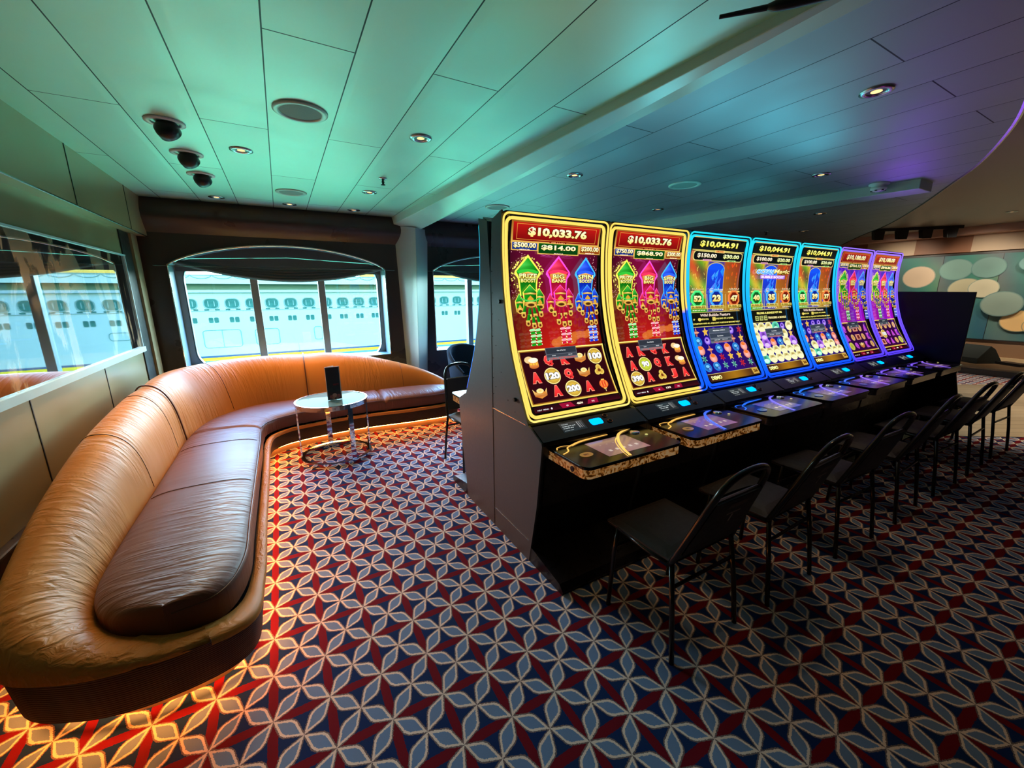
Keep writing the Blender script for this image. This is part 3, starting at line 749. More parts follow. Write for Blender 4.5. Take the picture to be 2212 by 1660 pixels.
# tub armchair
def tub():
    root=thing('tub_armchair','dark navy upholstered tub armchair by the window beyond the banquette','armchair',(2.12,4.78,0),math.radians(200))
    # local: faces +y ; shell wraps from -150..150 around back (-y)
    def sh(u,v,off):
        a=math.radians(-205+230*u); r=.30-off+.05*v*0; c=math.cos(a); s=math.sin(a)
        k=(1-abs(2*u-1)**2.2); top=.52+.30*k
        z=.28+(top-.28)*v; rr=(r+.05*v)
        return (rr*c,rr*s*.95,z)
    mb=MB(); mb.grid(lambda u,v:sh(u,v,0),36,10); mb.grid(lambda u,v:sh(u,v,.055),36,10)
    mb.grid(lambda u,v:tuple(Vector(sh(u,1,0)).lerp(Vector(sh(u,1,.055)),v)+Vector((0,0,.02*math.sin(v*PI)))),36,4)
    mb.grid(lambda u,v:tuple(Vector(sh(0,u,0)).lerp(Vector(sh(0,u,.055)),v)),10,1); mb.grid(lambda u,v:tuple(Vector(sh(1,u,0)).lerp(Vector(sh(1,u,.055)),v)),10,1)
    mb.build('backrest',M['navyfab'],root,smooth=True)
    MB().lathe([(0,.30),(.25,.30),(.265,.33),(.265,.40),(.24,.435),(0,.445)],n=32).build('seat',M['navyfab'],root,smooth=True)
    MB().lathe([(0,.27),(.28,.27),(.29,.31),(0,.31)],n=32).build('seat_base',M['navyfab'],root,smooth=True)
    for x,y in ((-.19,-.17),(.19,-.17),(.19,.19),(-.19,.19)): MB().tube([(x*1.15,y*1.15,0),(x,y,.28)],[.012,.018],8).build('leg',M['black'],root)
tub()
# ------------------------------------------------------------------ gaming machines
PR=[(-.426,.816),(-.341,.974),(-.242,1.188),(-.168,1.46),(-.142,1.729),(-.153,1.932)]
SP=catmull([(0,a,b) for a,b in PR],20); SL=[0]
for i in range(1,len(SP)): SL.append(SL[-1]+(SP[i]-SP[i-1]).length)
LT=SL[-1]
def prof(v,off=0):
    s=min(max(v,0),1)*LT
    lo=0
    for i in range(len(SL)-1):
        if SL[i]<=s<=SL[i+1]: lo=i;break
    a,b=SP[lo],SP[lo+1]; t=(s-SL[lo])/(SL[lo+1]-SL[lo]); p=a.lerp(b,t); d=(b-a).normalized()
    nrm=Vector((0,-d.z,d.y))
    if nrm.y>0: nrm=-nrm
    ex=(v-min(max(v,0),1))*LT
    return p+nrm*off+d*ex
MW=.757
def fnS(a,b,o):  # screen art: a in metres from machine left, b arc length from bottom
    v=b/LT; p=prof(v,-.004-.040*math.sin(PI*min(1,max(0,v))**.8)+o); return (a,p.y,p.z)
U=lambda u:u*MW
V=lambda v:v*LT
def bodymesh():
    pol=[(0,0),(-.43,0),(-.505,.37),(-.55,.735),(-.545,.75),(-.44,.802)]
    for k in range(0,21):
        p=prof(k/20,-.075 if 0<k<20 else -.05); pol.append((p.y,p.z))
    pol+= [(-.04,1.905),(-.025,1.90),(0,1.60)]
    return pol
body=bodymesh()
cabm=MB()
x0,x1=.004,MW-.004
# split body: sides (full profile slabs) + core
full=[(0,0),(-.43,0),(-.505,.37),(-.55,.735),(-.545,.75),(-.44,.802)]+[(prof(k/20,-.012).y,prof(k/20,-.012).z) for k in range(21)]+[(-.04,1.905),(-.027,1.90),(0,1.60)]
cabm.prism(body,.012,MW-.012,'x',0)
cab_mesh=cabm.mesh('cabinet',M['cabdark'])
side=MB(); side.prism(full,0.001,.012,'x',0); side.prism(full,MW-.012,MW-.001,'x',0); side_mesh=side.mesh('side_panel',M['cab'])
tr=MB()
tr.box((-.0012,-.402,.806),(.001,0,.811)).box((-.0012,-.43,.128),(.001,0,.132))
tr.box((-.0012,-.004,0.01),(.001,-.001,1.58),1)
for z in (.9,1.0,1.12,1.25,1.38,1.5,1.62,1.75): tr.box((-.002,-.02,z),(.001,-.015,z+.005),1)
for y,z in ((-.05,.95),(-.12,1.05),(-.06,1.2),(-.1,1.35),(-.2,.9),(-.28,.85)): tr.box((-.002,y,z),(.001,y+.004,z+.004),1)
trim_mesh=tr.mesh('side_trim',[M['chromed'],M['black']])
kn=MB(); kn.cyl((-.012,-.118,1.455),(.004,-.118,1.455),.011,12).cyl((-.012,-.285,.925),(.004,-.285,.925),.011,12); knob_mesh=kn.mesh('lock',M['black'])
foot=MB().prism([(-.40,0),(-.745,0),(-.75,.02),(-.72,.05),(-.43,.10)],0.003,MW-.003,'x').mesh('foot_plate',M['cabdark'])
def rim(colf):
    mb=MB()
    # closed rounded-rect path in (u,b) space, ribbon tubes
    def path(ins,r):
        return rrect(ins,ins*1.0+.002,MW-ins,LT-ins-.002,r,6)
    for ins,rad,hgt in ((.010,.0055,.004),(.033,.0095,-.006)):
        pts=path(ins,.035); dense=[]
        n=len(pts)
        for i in range(n):
            a=pts[i];b=pts[(i+1)%n]; L=math.hypot(a[0]-b[0],a[1]-b[1]); k=max(1,int(L/.03))
            for q in range(k): dense.append((a[0]+(b[0]-a[0])*q/k,a[1]+(b[1]-a[1])*q/k))
        P3=[];cs=[]
        for a,b in dense:
            p=prof(b/LT,hgt-.004); P3.append((a,p.y,p.z)); cs+= [colf(a/MW,b/LT)]*8
        mb.tube(P3,rad,8,True,0,cs)
    return mb
def bezel():
    mb=MB()
    A0=rrect(.004,.0,MW-.004,LT,.03,6); B0=rrect(.052,.045,MW-.052,LT-.03,.03,6)
    def dn(p):
        o=[];n=len(p)
        for i in range(n):
            a=p[i];b=p[(i+1)%n];
            k=1 if (i%7)!=6 else 26
            for q in range(k): o.append((a[0]+(b[0]-a[0])*q/k,a[1]+(b[1]-a[1])*q/k))
        return o
    a_=dn(A0);b_=dn(B0);n=len(a_)
    vs=[];
    for a,b in a_: p=prof(b/LT,-.012); vs.append((a,p.y,p.z))
    for a,b in b_: p=prof(b/LT,-.018); vs.append((a,p.y,p.z))
    for a,b in b_: vs.append(fnS(a,b,-.001))
    fs=[(i,(i+1)%n,n+(i+1)%n,n+i) for i in range(n)]+[(n+i,n+(i+1)%n,2*n+(i+1)%n,2*n+i) for i in range(n)]
    mb.add(vs,fs); return mb.mesh('bezel',M['blackgloss'],True)
bezel_mesh=bezel()
# control panel slope
pa,pb=Vector((0,-.545,.752)),Vector((0,-.44,.804)); pd=(pb-pa); PLn=pd.length; pdn=pd.normalized(); pn=Vector((0,-pdn.z,pdn.y))
if pn.z<0: pn=-pn
def fnP(a,b,o): p=pa+pdn*b+pn*(.002+o); return (a,p.y,p.z)
pm=MB(); pm.grid(lambda u,v:fnP(.012+(MW-.024)*u,PLn*v,.001),1,1); panel_mesh=pm.mesh('card_reader_panel',S('panel_black',(.006,.006,.008),.3,0,.3))
def reader(i):
    A=Art(fnP,step=.0006); A.k=2
    A.rect(.17,.035,.33,.105,(30,32,34),(46,46,48)); A.up()
    A.text('Welcome',.205,.092,.045,.008,(170,180,180)); A.text('Insert your card',.225,.076,.085,.009,(210,220,220)); A.text('to begin play',.215,.062,.07,.009,(210,220,220)); A.text('please wait',.21,.045,.06,.005,(170,180,180))
    for k in range(3): A.rect(.285+k*.013,.05,.291+k*.013,.098,(150-k*30,150-k*30,150-k*30))
    return A.mb
rd_mesh=reader(0).mesh('reader_display',M['screen'],color=True)
def bill():
    mb=MB(); vs=[fnP(*p,.006) for p in rrect(.375,.05,.455,.09,.015,4)]; n=len(vs); vs2=[fnP(*p,.0) for p in rrect(.370,.045,.46,.095,.015,4)]
    mb.add(vs+vs2,[tuple(range(n))]+[(i,n+i,n+(i+1)%n,(i+1)%n) for i in range(n)]); return mb
bill_mesh=bill().mesh('bill_slot_light',M['cyanlamp'])
bt=MB()
for a,b in ((.50,.098),(.505,.052)):
    pts=[(a+.015*math.cos(2*PI*k/20),b+.011*math.sin(2*PI*k/20)) for k in range(20)]; bt.tube([fnP(x,y,.004) for x,y in pts],.0025,6,True)
btn_mesh=bt.mesh('reader_button',S('copper_button',(.35,.16,.1),.3,.8))
# button deck
DZ=.722
dk=MB().prism(rrect(.045,-.845,.712,-.515,.045,6),DZ-.016,DZ); deck_mesh=dk.mesh('button_deck',S('deck_gloss',(.008,.007,.008),.16,0,.22))
ds=MB().prism(rrect(.050,-.838,.707,-.48,.04,6),DZ-.062,DZ-.016)
def goldpat():
    m,t=P('lit_gold_pattern',(.25,.11,.03),.25,.6); f,_=t.noise(t.objc(),34,2,.5,1.5)
    t.l.new(t.ramp(f,[(.42,(.12,.03,.0)),(.5,(.95,.38,.08)),(.6,(1,.62,.28))]),t.b.inputs['Emission Color']); t.b.inputs['Emission Strength'].default_value=.21; return m
M['goldpat']=goldpat()
strip_mesh=ds.mesh('deck_edge_light',M['goldpat'])
ds=MB().prism(rrect(.050,-.838,.707,-.48,.04,6),DZ-.062,DZ-.016)
M['bluepat']=S('dim_metal_edge',(.12,.10,.11),.25,.8)
strip2_mesh=ds.mesh('deck_edge',M['bluepat'])
lk=MB().cyl((.046,-.74,DZ-.04),(.054,-.74,DZ-.04),.014,14); lock_mesh=lk.mesh('lock',M['blackgloss'])
pl=MB().lathe([(0,.010),(.020,.010),(.028,.006),(.031,0)],(.60,-.60,DZ),24); play_mesh=pl.mesh('play_button',M['chrome'],True)
dec=MB().add([(.16+.043*math.cos(2*PI*k/24),-.70+.028*math.sin(2*PI*k/24),DZ+.002) for k in range(24)],[tuple(range(24))]); 
lower=MB().box((.03,-.512,.10),(MW-.03,-.50,.70)); 
def doormesh():
    mb=MB(); 
    def q(t,x,o):
        p0=Vector((0,-.43,0.10));p1=Vector((0,-.505,.37));p2=Vector((0,-.545,.66))
        p=p0.lerp(p1,t*2) if t<.5 else p1.lerp(p2,t*2-1); return (x,p.y-o,p.z)
    mb.grid(lambda u,v:q(v,.03+(MW-.06)*u,.006),1,2); mb.grid(lambda u,v:q(v,.03 if u<.5 else MW-.03,.006*u),1,2)
    return mb.mesh('belly_door',M['cabdark'])
door_mesh=doormesh()
def plate():
    A=Art(lambda a,b,o:(a,-.5375+(.66-b)*.137-.008-o,b),step=.0008)
    A.rect(.325,.545,.42,.60,(58,54,52)); A.up(); A.text('IGT',.38,.572,.05,.022,(24,22,22)); return A.mb.mesh('maker_plate',M['vpaint'],color=True)
plate_mesh=plate()
def deck_art(c1,c2,pan):
    A=Art(lambda a,b,o:(a,b,DZ+.001+o),step=.0006); mb=A.mb
    A.poly([(.235,-.79),(.52,-.79),(.52,-.60),(.235,-.60)],[tuple(int(x*.8) for x in pan),pan,tuple(int(x*.7) for x in pan),tuple(int(x*.9) for x in pan)]); A.up()
    for k in range(5): A.rect(.285+k*.045,-.745,.303+k*.045,-.725,(190,170,160)); 
    for k in range(4): A.rect(.285+k*.045,-.665,.297+k*.045,-.655,(150,120,110))
    A.up()
    def ribbon(pts,w,c):
        pp=catmull([(x,y,0) for x,y in pts],8); L=[];Rr=[]
        for i,p in enumerate(pp):
            d=(pp[min(i+1,len(pp)-1)]-pp[max(i-1,0)]).normalized(); nn=Vector((-d.y,d.x,0))
            L.append((p.x+nn.x*w,p.y+nn.y*w)); Rr.append((p.x-nn.x*w,p.y-nn.y*w))
        o=A.k*A.step
        for i in range(len(pp)-1): mb.add([A.fn(*L[i],o),A.fn(*L[i+1],o),A.fn(*Rr[i+1],o),A.fn(*Rr[i],o)],[(0,1,2,3)],0,h(*c))
    ribbon([(.16,-.585),(.25,-.560),(.44,-.548)],.008,c1); A.up()
    ribbon([(.16,-.585),(.125,-.60),(.10,-.64),(.055,-.66)],.004,c1); ribbon([(.16,-.585),(.12,-.572),(.08,-.575),(.06,-.60)],.003,c1); A.up()
    ribbon([(.33,-.835),(.36,-.76),(.42,-.66),(.50,-.58),(.60,-.545),(.69,-.53)],.008,c2); A.up()
    ribbon([(.31,-.84),(.335,-.77),(.39,-.67),(.44,-.62)],.0025,c2)
    A.ell(.15,-.72,.038,.026,tuple(int(x*.55) for x in c1),tuple(int(x*.45) for x in c1)); A.up(); A.text('BET',.15,-.72,.03,.014,(30,20,20))
    A.ell(.625,-.665,.010,.008,(240,230,140)); A.rect(.27,-.526,.35,-.518,(20,60,230))
    return mb
# ---- display artworks
CREAM=(252,240,190);GOLD=(226,180,84)
def rocket_art(main,subs,ca,reels,bgt,bgb,dim=1.0,credit='4236',purple=False):
    A=Art(fnS)
    T=lambda c:tuple(int(x*dim) for x in c)
    a0,a1=U(.07),U(.93)
    A.rect(a0,V(.045),a1,V(.978),(10,4,6),nv=40); A.up()
    def bg(i,j):
        t=j
        if purple: return T((60+90*(1-t)+20*math.sin(i*9),10,170+40*math.sin(i*7+2)*(.5)+30*t))
        r=bgb[0]+(bgt[0]-bgb[0])*min(1,t*1.6); g=bgb[1]+(bgt[1]-bgb[1])*min(1,t*2.2); b=bgb[2]+(bgt[2]-bgb[2])*t
        e=1-.45*abs(2*i-1)**2
        return T((int(r*e),int(g*e),int(b*e)))
    A.rect(U(.085),V(.355),U(.915),V(.87),None,nv=36,nu=12,colfn=bg); A.up()
    rnd=random.Random(5)
    if not purple:
        for k in range(9): # clouds of sparks near the bottom
            A.ell(U(.45+.05*k),V(.372+.02*rnd.random()+.006*k),U(.05),V(.018+.006*rnd.random()),T((200,96,34)),T((214,110,44)),12)
        A.up()
    for k in range(150):
        s=rnd.random(); x=(.09+.12*rnd.random()) if s<.5 else (.80+.11*rnd.random()); y=.60+.25*rnd.random()
        A.ell(U(x),V(y),U(.0035),V(.0022),T((220,150,160)),n=5)
    for k in range(26):
        an=PI*(k/25); A.poly([(U(.5)+.02*math.cos(an),V(.80)+.02*math.sin(an)),(U(.5)+(.10+.03*rnd.random())*math.cos(an),V(.80)+.075*math.sin(an)),(U(.5)+.11*math.cos(an)+.0015,V(.80)+.075*math.sin(an))],T((214,90,190)))
    A.up()
    # banner
    A.rect(U(.085),V(.862),U(.915),V(.962),T(GOLD),T((150,90,30)),6); A.up(); A.rect(U(.10),V(.874),U(.90),V(.955),T((120,8,10)),T((188,24,20)),6); A.up()
    A.frame(U(.13),V(.880),U(.87),V(.949),.0025,T((226,150,60))); A.up()
    A.otext(main,U(.5),V(.915),U(.55),V(.046),T((255,220,110)),T((90,30,0)),T((255,252,226)),.05)
    A.up(); A.rect(U(.42),V(.866),U(.58),V(.877),T((120,14,10))); A.up(); A.text('GRAND',U(.5),V(.8715),U(.13),V(.008),T((255,180,110)),.04)
    xs=[(.085,.315,(26,66,170),subs[0],'MINOR',.83,.868),(.31,.70,(10,84,20),subs[1],'MAJOR',.817,.870),(.70,.915,(200,96,24),subs[2],'MINI',.826,.866)]
    for l,r,c,tx,nm,b0,b1 in xs:
        A.k+=1; A.rect(U(l),V(b0),U(r),V(b1),T(GOLD)); A.up(); A.rect(U(l+.008),V(b0+.004),U(r-.008),V(b1-.003),T(tuple(int(x*.7) for x in c)),T(c),2); A.up()
        A.otext(tx,U((l+r)/2),V((b0+b1)/2+.004),U((r-l)*.84),V(.026),T((255,226,130)),T(tuple(int(x*.3) for x in c)),T((255,252,230)),.04); A.up(); A.text(nm,U((l+r)/2),V(b0+.004),U(.09),V(.006),T((250,220,190)))
    base=A.k+1
    cols=[((20,150,24),(8,90,14),(140,240,60)),((206,20,60),(130,8,40),(255,80,220)),((14,60,220),(6,26,140),(70,190,255))]
    for ri,(cx,w1,w2) in enumerate(((.22,'PRIZE','BOOST'),(.5,'BIG','BANG'),(.77,'SPIN','BOOST'))):
        c,cd,gl=cols[ri]; c,cd,gl=T(c),T(cd),T(gl)
        A.k=base
        X=lambda u:U(cx+u)
        k=1.0 if ri!=2 else .92
        def P4(pts): return [(X(a*k),V(b)) for a,b in pts]
        out=[(0,.812),(.055,.775),(.112,.735),(.118,.722),(.088,.70),(.080,.66),(.078,.62),(-.072,.62),(-.078,.66),(-.088,.70),(-.118,.722),(-.112,.735),(-.055,.775)]
        if ri==0:
            for q in range(70):
                an=rnd.random()*2*PI; r=.10+.03*rnd.random(); A.ell(X(r*1.1*math.cos(an)),V(.715+.085*math.sin(an)),U(.006),V(.004),T((255,240,110)),n=5)
            gl=T((250,240,90))
        A.poly(P4(out),gl); A.up()
        ins=[(0,.798),(.05,.765),(.10,.732),(.072,.70),(.066,.62),(-.062,.62),(-.072,.70),(-.10,.732),(-.05,.765)]
        A.poly(P4(ins),[c,c,cd,cd,c,c,cd,c,tuple(min(255,x+60) for x in c)]); A.up()
        A.poly(P4([(-.10,.732),(-.05,.742),(0,.745),(.05,.742),(.10,.732),(.07,.722),(0,.732),(-.07,.722)]),tuple(min(255,int(x*1.1)+30) for x in c)); A.up()
        A.poly(P4([(-.082,.722),(0,.732),(.082,.722),(.07,.68),(0,.688),(-.07,.68)]),[T((226,150,60)),T((250,200,90)),T((226,130,50)),c,c,c]); A.up()
        A.otext(w1,X(0),V(.712),U(.155 if len(w1)>3 else .11),V(.021),T((255,246,110)),T((40,26,0)),T((255,255,200))); A.up()
        A.otext(w2,X(0),V(.690),U(.13),V(.018),T((255,236,90)),T((40,26,0)),T((255,255,190))); A.up()
        # lower trio of rockets
        for (dx,tp,hw,ht) in ((-.088,.628,.034,.05),(.088,.652,.04,.056),(0,.668,.06,.062)):
            A.up(); cxx=dx*k
            A.poly(P4([(dx,tp+.004),(dx+hw+.005,tp-.036),(dx+hw*.8+.004,tp-.036-ht),(dx-hw*.8-.004,tp-.036-ht),(dx-hw-.005,tp-.036)]),gl); A.up()
            A.poly(P4([(dx,tp),(dx+hw,tp-.036),(dx-hw,tp-.036)]),[tuple(min(255,x+50) for x in c),cd,c]); A.up()
            A.poly(P4([(dx+hw*.9,tp-.034),(dx+hw*.85,tp-.034-ht),(dx-hw*.85,tp-.034-ht),(dx-hw*.9,tp-.034)]),[cd,cd,c,c]); A.up()
            for bb,hh_ in ((tp-.043,.008),(tp-.034-ht+.006,.016)):
                A.poly(P4([(dx-hw*.92,bb+hh_/2),(dx,bb+hh_/2+.003),(dx+hw*.92,bb+hh_/2),(dx+hw*.88,bb-hh_/2),(dx,bb-hh_/2+.003),(dx-hw*.88,bb-hh_/2)]),[T((200,130,40)),T((255,226,120)),T((190,110,30)),T((150,84,20)),T((240,190,80)),T((170,100,30))])
            A.poly(P4([(dx,tp-.05),(dx+hw*.5,tp-.068),(dx,tp-.084),(dx-hw*.5,tp-.068)]),T((214,160,50))); A.up()
            A.ell(X(dx*k),V(tp-.034-ht),U(hw*.8*k),V(.012),T((240,190,80)),T((120,74,20)),14); A.up()
            A.ell(X(dx*k),V(tp-.034-ht),U(hw*.5*k),V(.007),T((90,50,14)),T((60,30,10)),12)
        A.up(); A.poly([(X(-.09+.18*t/10),V(.602-.014*math.sin(PI*t/10))) for t in range(11)]+[(X(.09-.18*t/10),V(.608-.014*math.sin(PI*t/10))) for t in range(11)],tuple(min(255,x+60) for x in c)); A.up()
        # firecracker bunches
        for nrow,y0 in ((4,.515),(3,.472)):
            for q in range(nrow):
                xx=(-(nrow-1)/2+q)*.05; yy=y0+.008*math.cos(q*2.2)
                A.poly(P4([(xx*.7-.010,yy+.045),(xx*.7+.010,yy+.045),(xx+.017,yy),(xx-.017,yy)]),[c,cd,cd,c]); A.up()
                A.rect(X((xx-.018)*k),V(yy+.008),X((xx+.018)*k),V(yy+.016),T((220,210,90))); A.ell(X(xx*k),V(yy),U(.021),V(.013),T((236,184,84)),T((140,80,30)),12); A.up()
                A.ell(X(xx*k),V(yy),U(.009),V(.006),T((80,36,14)),n=8)
        A.up()
        for sx in (-.028,.022):
            for q in range(6):
                yy=.452-q*.0145; xx=sx+.004*math.sin(q)
                A.poly(P4([(xx-.019,yy),(xx+.019,yy+.003),(xx+.019,yy-.009),(xx-.019,yy-.012)]),c if q%2 else tuple(min(255,int(x*.6)+150) for x in c))
                A.ell(X((xx-.021)*k),V(yy-.006),U(.005),V(.004),T((250,240,200)),n=6); A.ell(X((xx+.021)*k),V(yy-.004),U(.005),V(.004),T((250,240,200)),n=6)
    # reels
    A.k=2; r0,r1=.09,.905
    A.rect(U(r0-.012),V(.083),U(r1+.012),V(.362),T((236,206,90)),T((250,232,120)),12); A.up(); A.rect(U(r0),V(.090),U(r1),V(.355),T((150,96,30)),nv=12); A.up()
    dk=T((44,4,12)) if not purple else T((50,6,60)); A.rect(U(r0+.008),V(.095),U(r1-.008),V(.350),dk,nv=12); A.up()
    cxs=[.185,.335,.49,.645,.80]; rys=[.300,.221,.143]
    RD=T((226,40,40)) if not purple else T((170,40,190))
    for r_,row in enumerate(reels):
        for c_,sy in enumerate(row):
            x,y=U(cxs[c_]),V(rys[r_]); A.k=6
            if sy in 'AKQJ':
                A.otext(sy,x,y,.062,.062,RD,T((255,150,120)) if not purple else T((230,120,230)),tuple(min(255,q+30) for q in RD),.07)
            elif sy.isdigit():
                col=(206,220,60) if sy=='90' else (240,190,70)
                A.ell(x,y,.056,.050,T((255,236,150)),n=24); A.up(); A.ell(x,y,.050,.045,T(tuple(int(q*.8) for q in col)),T(tuple(min(255,int(q*1.15)) for q in col)),24); A.up(); A.up()
                A.otext(sy,x,y,.095 if len(sy)>2 else .066,.042,T((236,236,226)),T((60,50,60)),T((255,255,255)),.06)
            elif sy=='i':
                A.poly([(x-.048,y+.026),(x-.03,y+.006),(x,y+.012),(x+.03,y+.006),(x+.048,y+.026),(x+.04,y-.018),(x,y-.032),(x-.04,y-.018)],[T((255,230,140)),T((230,150,50)),T((250,214,100)),T((220,140,50)),T((255,230,140)),T((180,90,30)),T((230,150,60)),T((190,100,30))]); A.up(); A.ell(x,y+.013,.024,.014,T((255,240,170)),T((250,200,90)),14)
            elif sy=='d':
                A.ell(x-.018,y+.014,.03,.02,T((236,200,140))); A.up(); A.rect(x-.022,y-.026,x+.04,y+.008,T((214,130,60)),T((236,170,80)),2); A.ell(x+.009,y-.026,.031,.012,T((200,110,50))); A.up(); A.ell(x+.009,y+.010,.033,.015,T((250,236,206)),T((255,250,230)),16)
                for q in range(3): A.ell(x-.010+q*.018,y-.012,.006,.006,T((250,200,60)),n=8)
            elif sy=='k':
                for an in (90,210,330): A.ell(x+.018*math.cos(math.radians(an)),y+.018*math.sin(math.radians(an)),.021,.02,T((240,210,100)),T((200,150,40)),14)
                A.up(); A.ell(x,y,.012,.011,T((120,60,20)))
            elif sy=='l':
                A.ell(x,y,.034,.028,T((240,110,50)),T((210,30,30)),18); A.up(); A.rect(x-.012,y+.024,x+.012,y+.032,T((240,190,80))); A.rect(x-.012,y-.032,x+.012,y-.025,T((240,190,80))); A.rect(x-.002,y-.048,x+.002,y-.030,T((255,220,150)))
                for q in (-.5,0,.5): A.ell(x+q*.04,y,.003,.02,T((250,170,70)),n=8)
            elif sy=='s':
                A.rect(x-.05,y-.03,x+.05,y+.03,T((230,150,120))); A.up(); A.rect(x-.025,y-.02,x+.025,y+.02,T((110,40,40)))
            elif sy=='c':
                A.ell(x,y,.035,.035,T((236,190,120)),T((190,120,60)),14)
            elif sy=='g': A.ell(x,y,.048,.042,T((210,210,90)),T((160,170,50)),18)
    # dialog
    A.k=12; A.rect(U(.32),V(.300),U(.62),V(.362),(92,98,108)); A.up(); A.rect(U(.326),V(.330),U(.614),V(.359),(44,50,60)); A.rect(U(.326),V(.314),U(.614),V(.327),(58,64,74)); A.up()
    A.text('Out of Service',U(.47),V(.345),U(.085),V(.0065),(226,230,232)); A.text('00:00',U(.39),V(.3205),U(.035),V(.005),(206,210,214)); A.text('00:00',U(.55),V(.3205),U(.04),V(.005),(206,210,214)); A.rect(U(.335),V(.301),U(.615),V(.312),(120,124,130)); A.up(); A.text('CALL ATTENDANT',U(.475),V(.3065),U(.25),V(.009),(200,70,60))
    # credit bar
    A.k=4; A.rect(U(.085),V(.05),U(.915),V(.078),T((60,8,20)),T((30,4,12)),2); A.up(); 
    A.poly([(U(.33),V(.052)),(U(.45),V(.052)),(U(.42),V(.077)),(U(.31),V(.077))],T((150,14,50))); A.poly([(U(.57),V(.052)),(U(.68),V(.052)),(U(.68),V(.077)),(U(.59),V(.077))],T((150,14,50))); A.up()
    A.text(credit,U(.5),V(.064),U(.06),V(.011),T((255,240,210)),.05); A.text('0',U(.38),V(.062),U(.02),V(.008),T((255,220,220))); A.text('75',U(.63),V(.062),U(.03),V(.008),T((255,220,220)))
    A.text('HELP  MENU',U(.16),V(.060),U(.10),V(.006),T((220,220,220))); A.ell(U(.235),V(.060),.006,.006,T((240,240,240)),n=8)
    return A.mb
def bubble_art(sub,nums,kind,grid):
    A=Art(fnS); A.rect(U(.07),V(.045),U(.93),V(.978),(6,8,8+len(nums[0])*0),nv=40); A.up()
    rnd=random.Random(11)
    def bg(i,j):
        if i<.36: b=(150+60*math.sin(i*20+j*9),130+50*math.sin(j*14+i*8),30+50*(1-j))
        elif i<.64: b=(70,60,140)
        else: b=(170-40*(i-.64)*2,70-40*(i-.64)*2+60*(1-j),30)
        if j>.85 and i<.5: b=(200,110,70)
        if j<.25 and i<.36: b=(60,150,30)
        return tuple(max(0,min(255,int(x))) for x in b)
    A.rect(U(.085),V(.505),U(.915),V(.885),None,nv=36,nu=22,colfn=bg); A.up()
    for k in range(60):
        x=.09+.26*rnd.random(); y=.56+.24*rnd.random(); an=rnd.random()*PI; dx,dy=.02*math.cos(an),.03*math.sin(an)
        A.poly([(U(x),V(y)),(U(x)+dx,V(y)+dy),(U(x)+dx*.5+.006,V(y)+dy*.5)],(70+int(60*rnd.random()),90,20) if rnd.random()<.6 else (240,220,90))
    for k in range(26):
        x=.68+.22*rnd.random(); y=.58+.27*rnd.random(); A.ell(U(x),V(y),.008,.012,(190+int(40*rnd.random()),60+int(50*rnd.random()),30),n=7)
    A.up()
    # blue glass column
    n=10; col=[(U(.365),V(.53))]+[(U(.365),V(.77))]+[(U(.5)-U(.135)*math.cos(PI*k/n),V(.775)+V(.042)*math.sin(PI*k/n)) for k in range(n+1)]+[(U(.635),V(.77)),(U(.635),V(.53))]
    A.poly([(U(.5)+(x-U(.5))*1.06,V(.66)+(y-V(.66))*1.03) for x,y in col],(210,190,90)); A.up()
    A.rect(U(.365),V(.53),U(.635),V(.775),(40,30,140),(20,70,230),12,4); A.poly(col[1:-1],(20,80,236)); A.up()
    for k in range(16):
        x=.39+.2*rnd.random(); y=.62+.15*rnd.random(); A.poly([(U(x),V(y)),(U(x+.05),V(y+.03)),(U(x+.03),V(y-.02))],(30+int(60*rnd.random()),110+int(60*rnd.random()),250))
    A.up()
    # top band
    A.rect(U(.085),V(.892),U(.915),V(.965),(20,24,24),(10,10,10),3); A.rect(U(.085),V(.962),U(.915),V(.967),(220,206,120)); A.rect(U(.085),V(.888),U(.915),V(.893),(226,210,110)); A.up()
    A.otext('$10,044.91',U(.48),V(.926),U(.60),V(.040),(250,226,70),(60,60,0),(255,255,150),.04); A.up(); A.up()
    A.k+=1; A.poly(rr2(U(.10),V(.826),U(.90),V(.886),.028),(222,206,120)); A.up(); A.poly(rr2(U(.112),V(.831),U(.888),V(.881),.024),(12,16,16)); A.up()
    A.rect(U(.42),V(.878),U(.58),V(.894),(236,200,110)); A.up(); A.text('GRAND',U(.5),V(.886),U(.12),V(.008),(200,50,20),.05)
    A.otext(sub[0],U(.31),V(.857),U(.30),V(.028),(226,210,160),(50,30,20),(255,250,230),.04); A.otext(sub[1],U(.70),V(.857),U(.27),V(.028),(220,220,120),(30,50,10),(246,255,210),.04)
    A.up();A.up(); A.rect(U(.25),V(.826),U(.38),V(.836),(220,160,190)); A.rect(U(.64),V(.826),U(.78),V(.836),(170,214,130)); A.up(); A.text('MAJOR',U(.315),V(.831),U(.10),V(.006),(120,40,80)); A.text('MINI',U(.71),V(.831),U(.08),V(.006),(40,90,20))
    if kind=='title':
        A.k+=1; A.otext('OCEAN',U(.36),V(.772),U(.34),V(.034),(60,150,240),(240,250,255),(150,220,255),.06,.01); A.up(); A.otext('Magic',U(.69),V(.772),U(.32),V(.040),(240,200,80),(90,60,0),(255,250,190),.03,.02); A.up();A.up()
        A.rect(U(.26),V(.722),U(.76),V(.748),(150,90,214),(190,140,240),2); A.up(); A.text('BUBBLE BOOST',U(.51),V(.735),U(.46),V(.017),(250,236,255),.04)
    # badges
    b0=A.k+1
    cols=[((60,214,110),(8,90,30)),((60,150,240),(10,30,140)),((214,110,50),(110,20,10))]
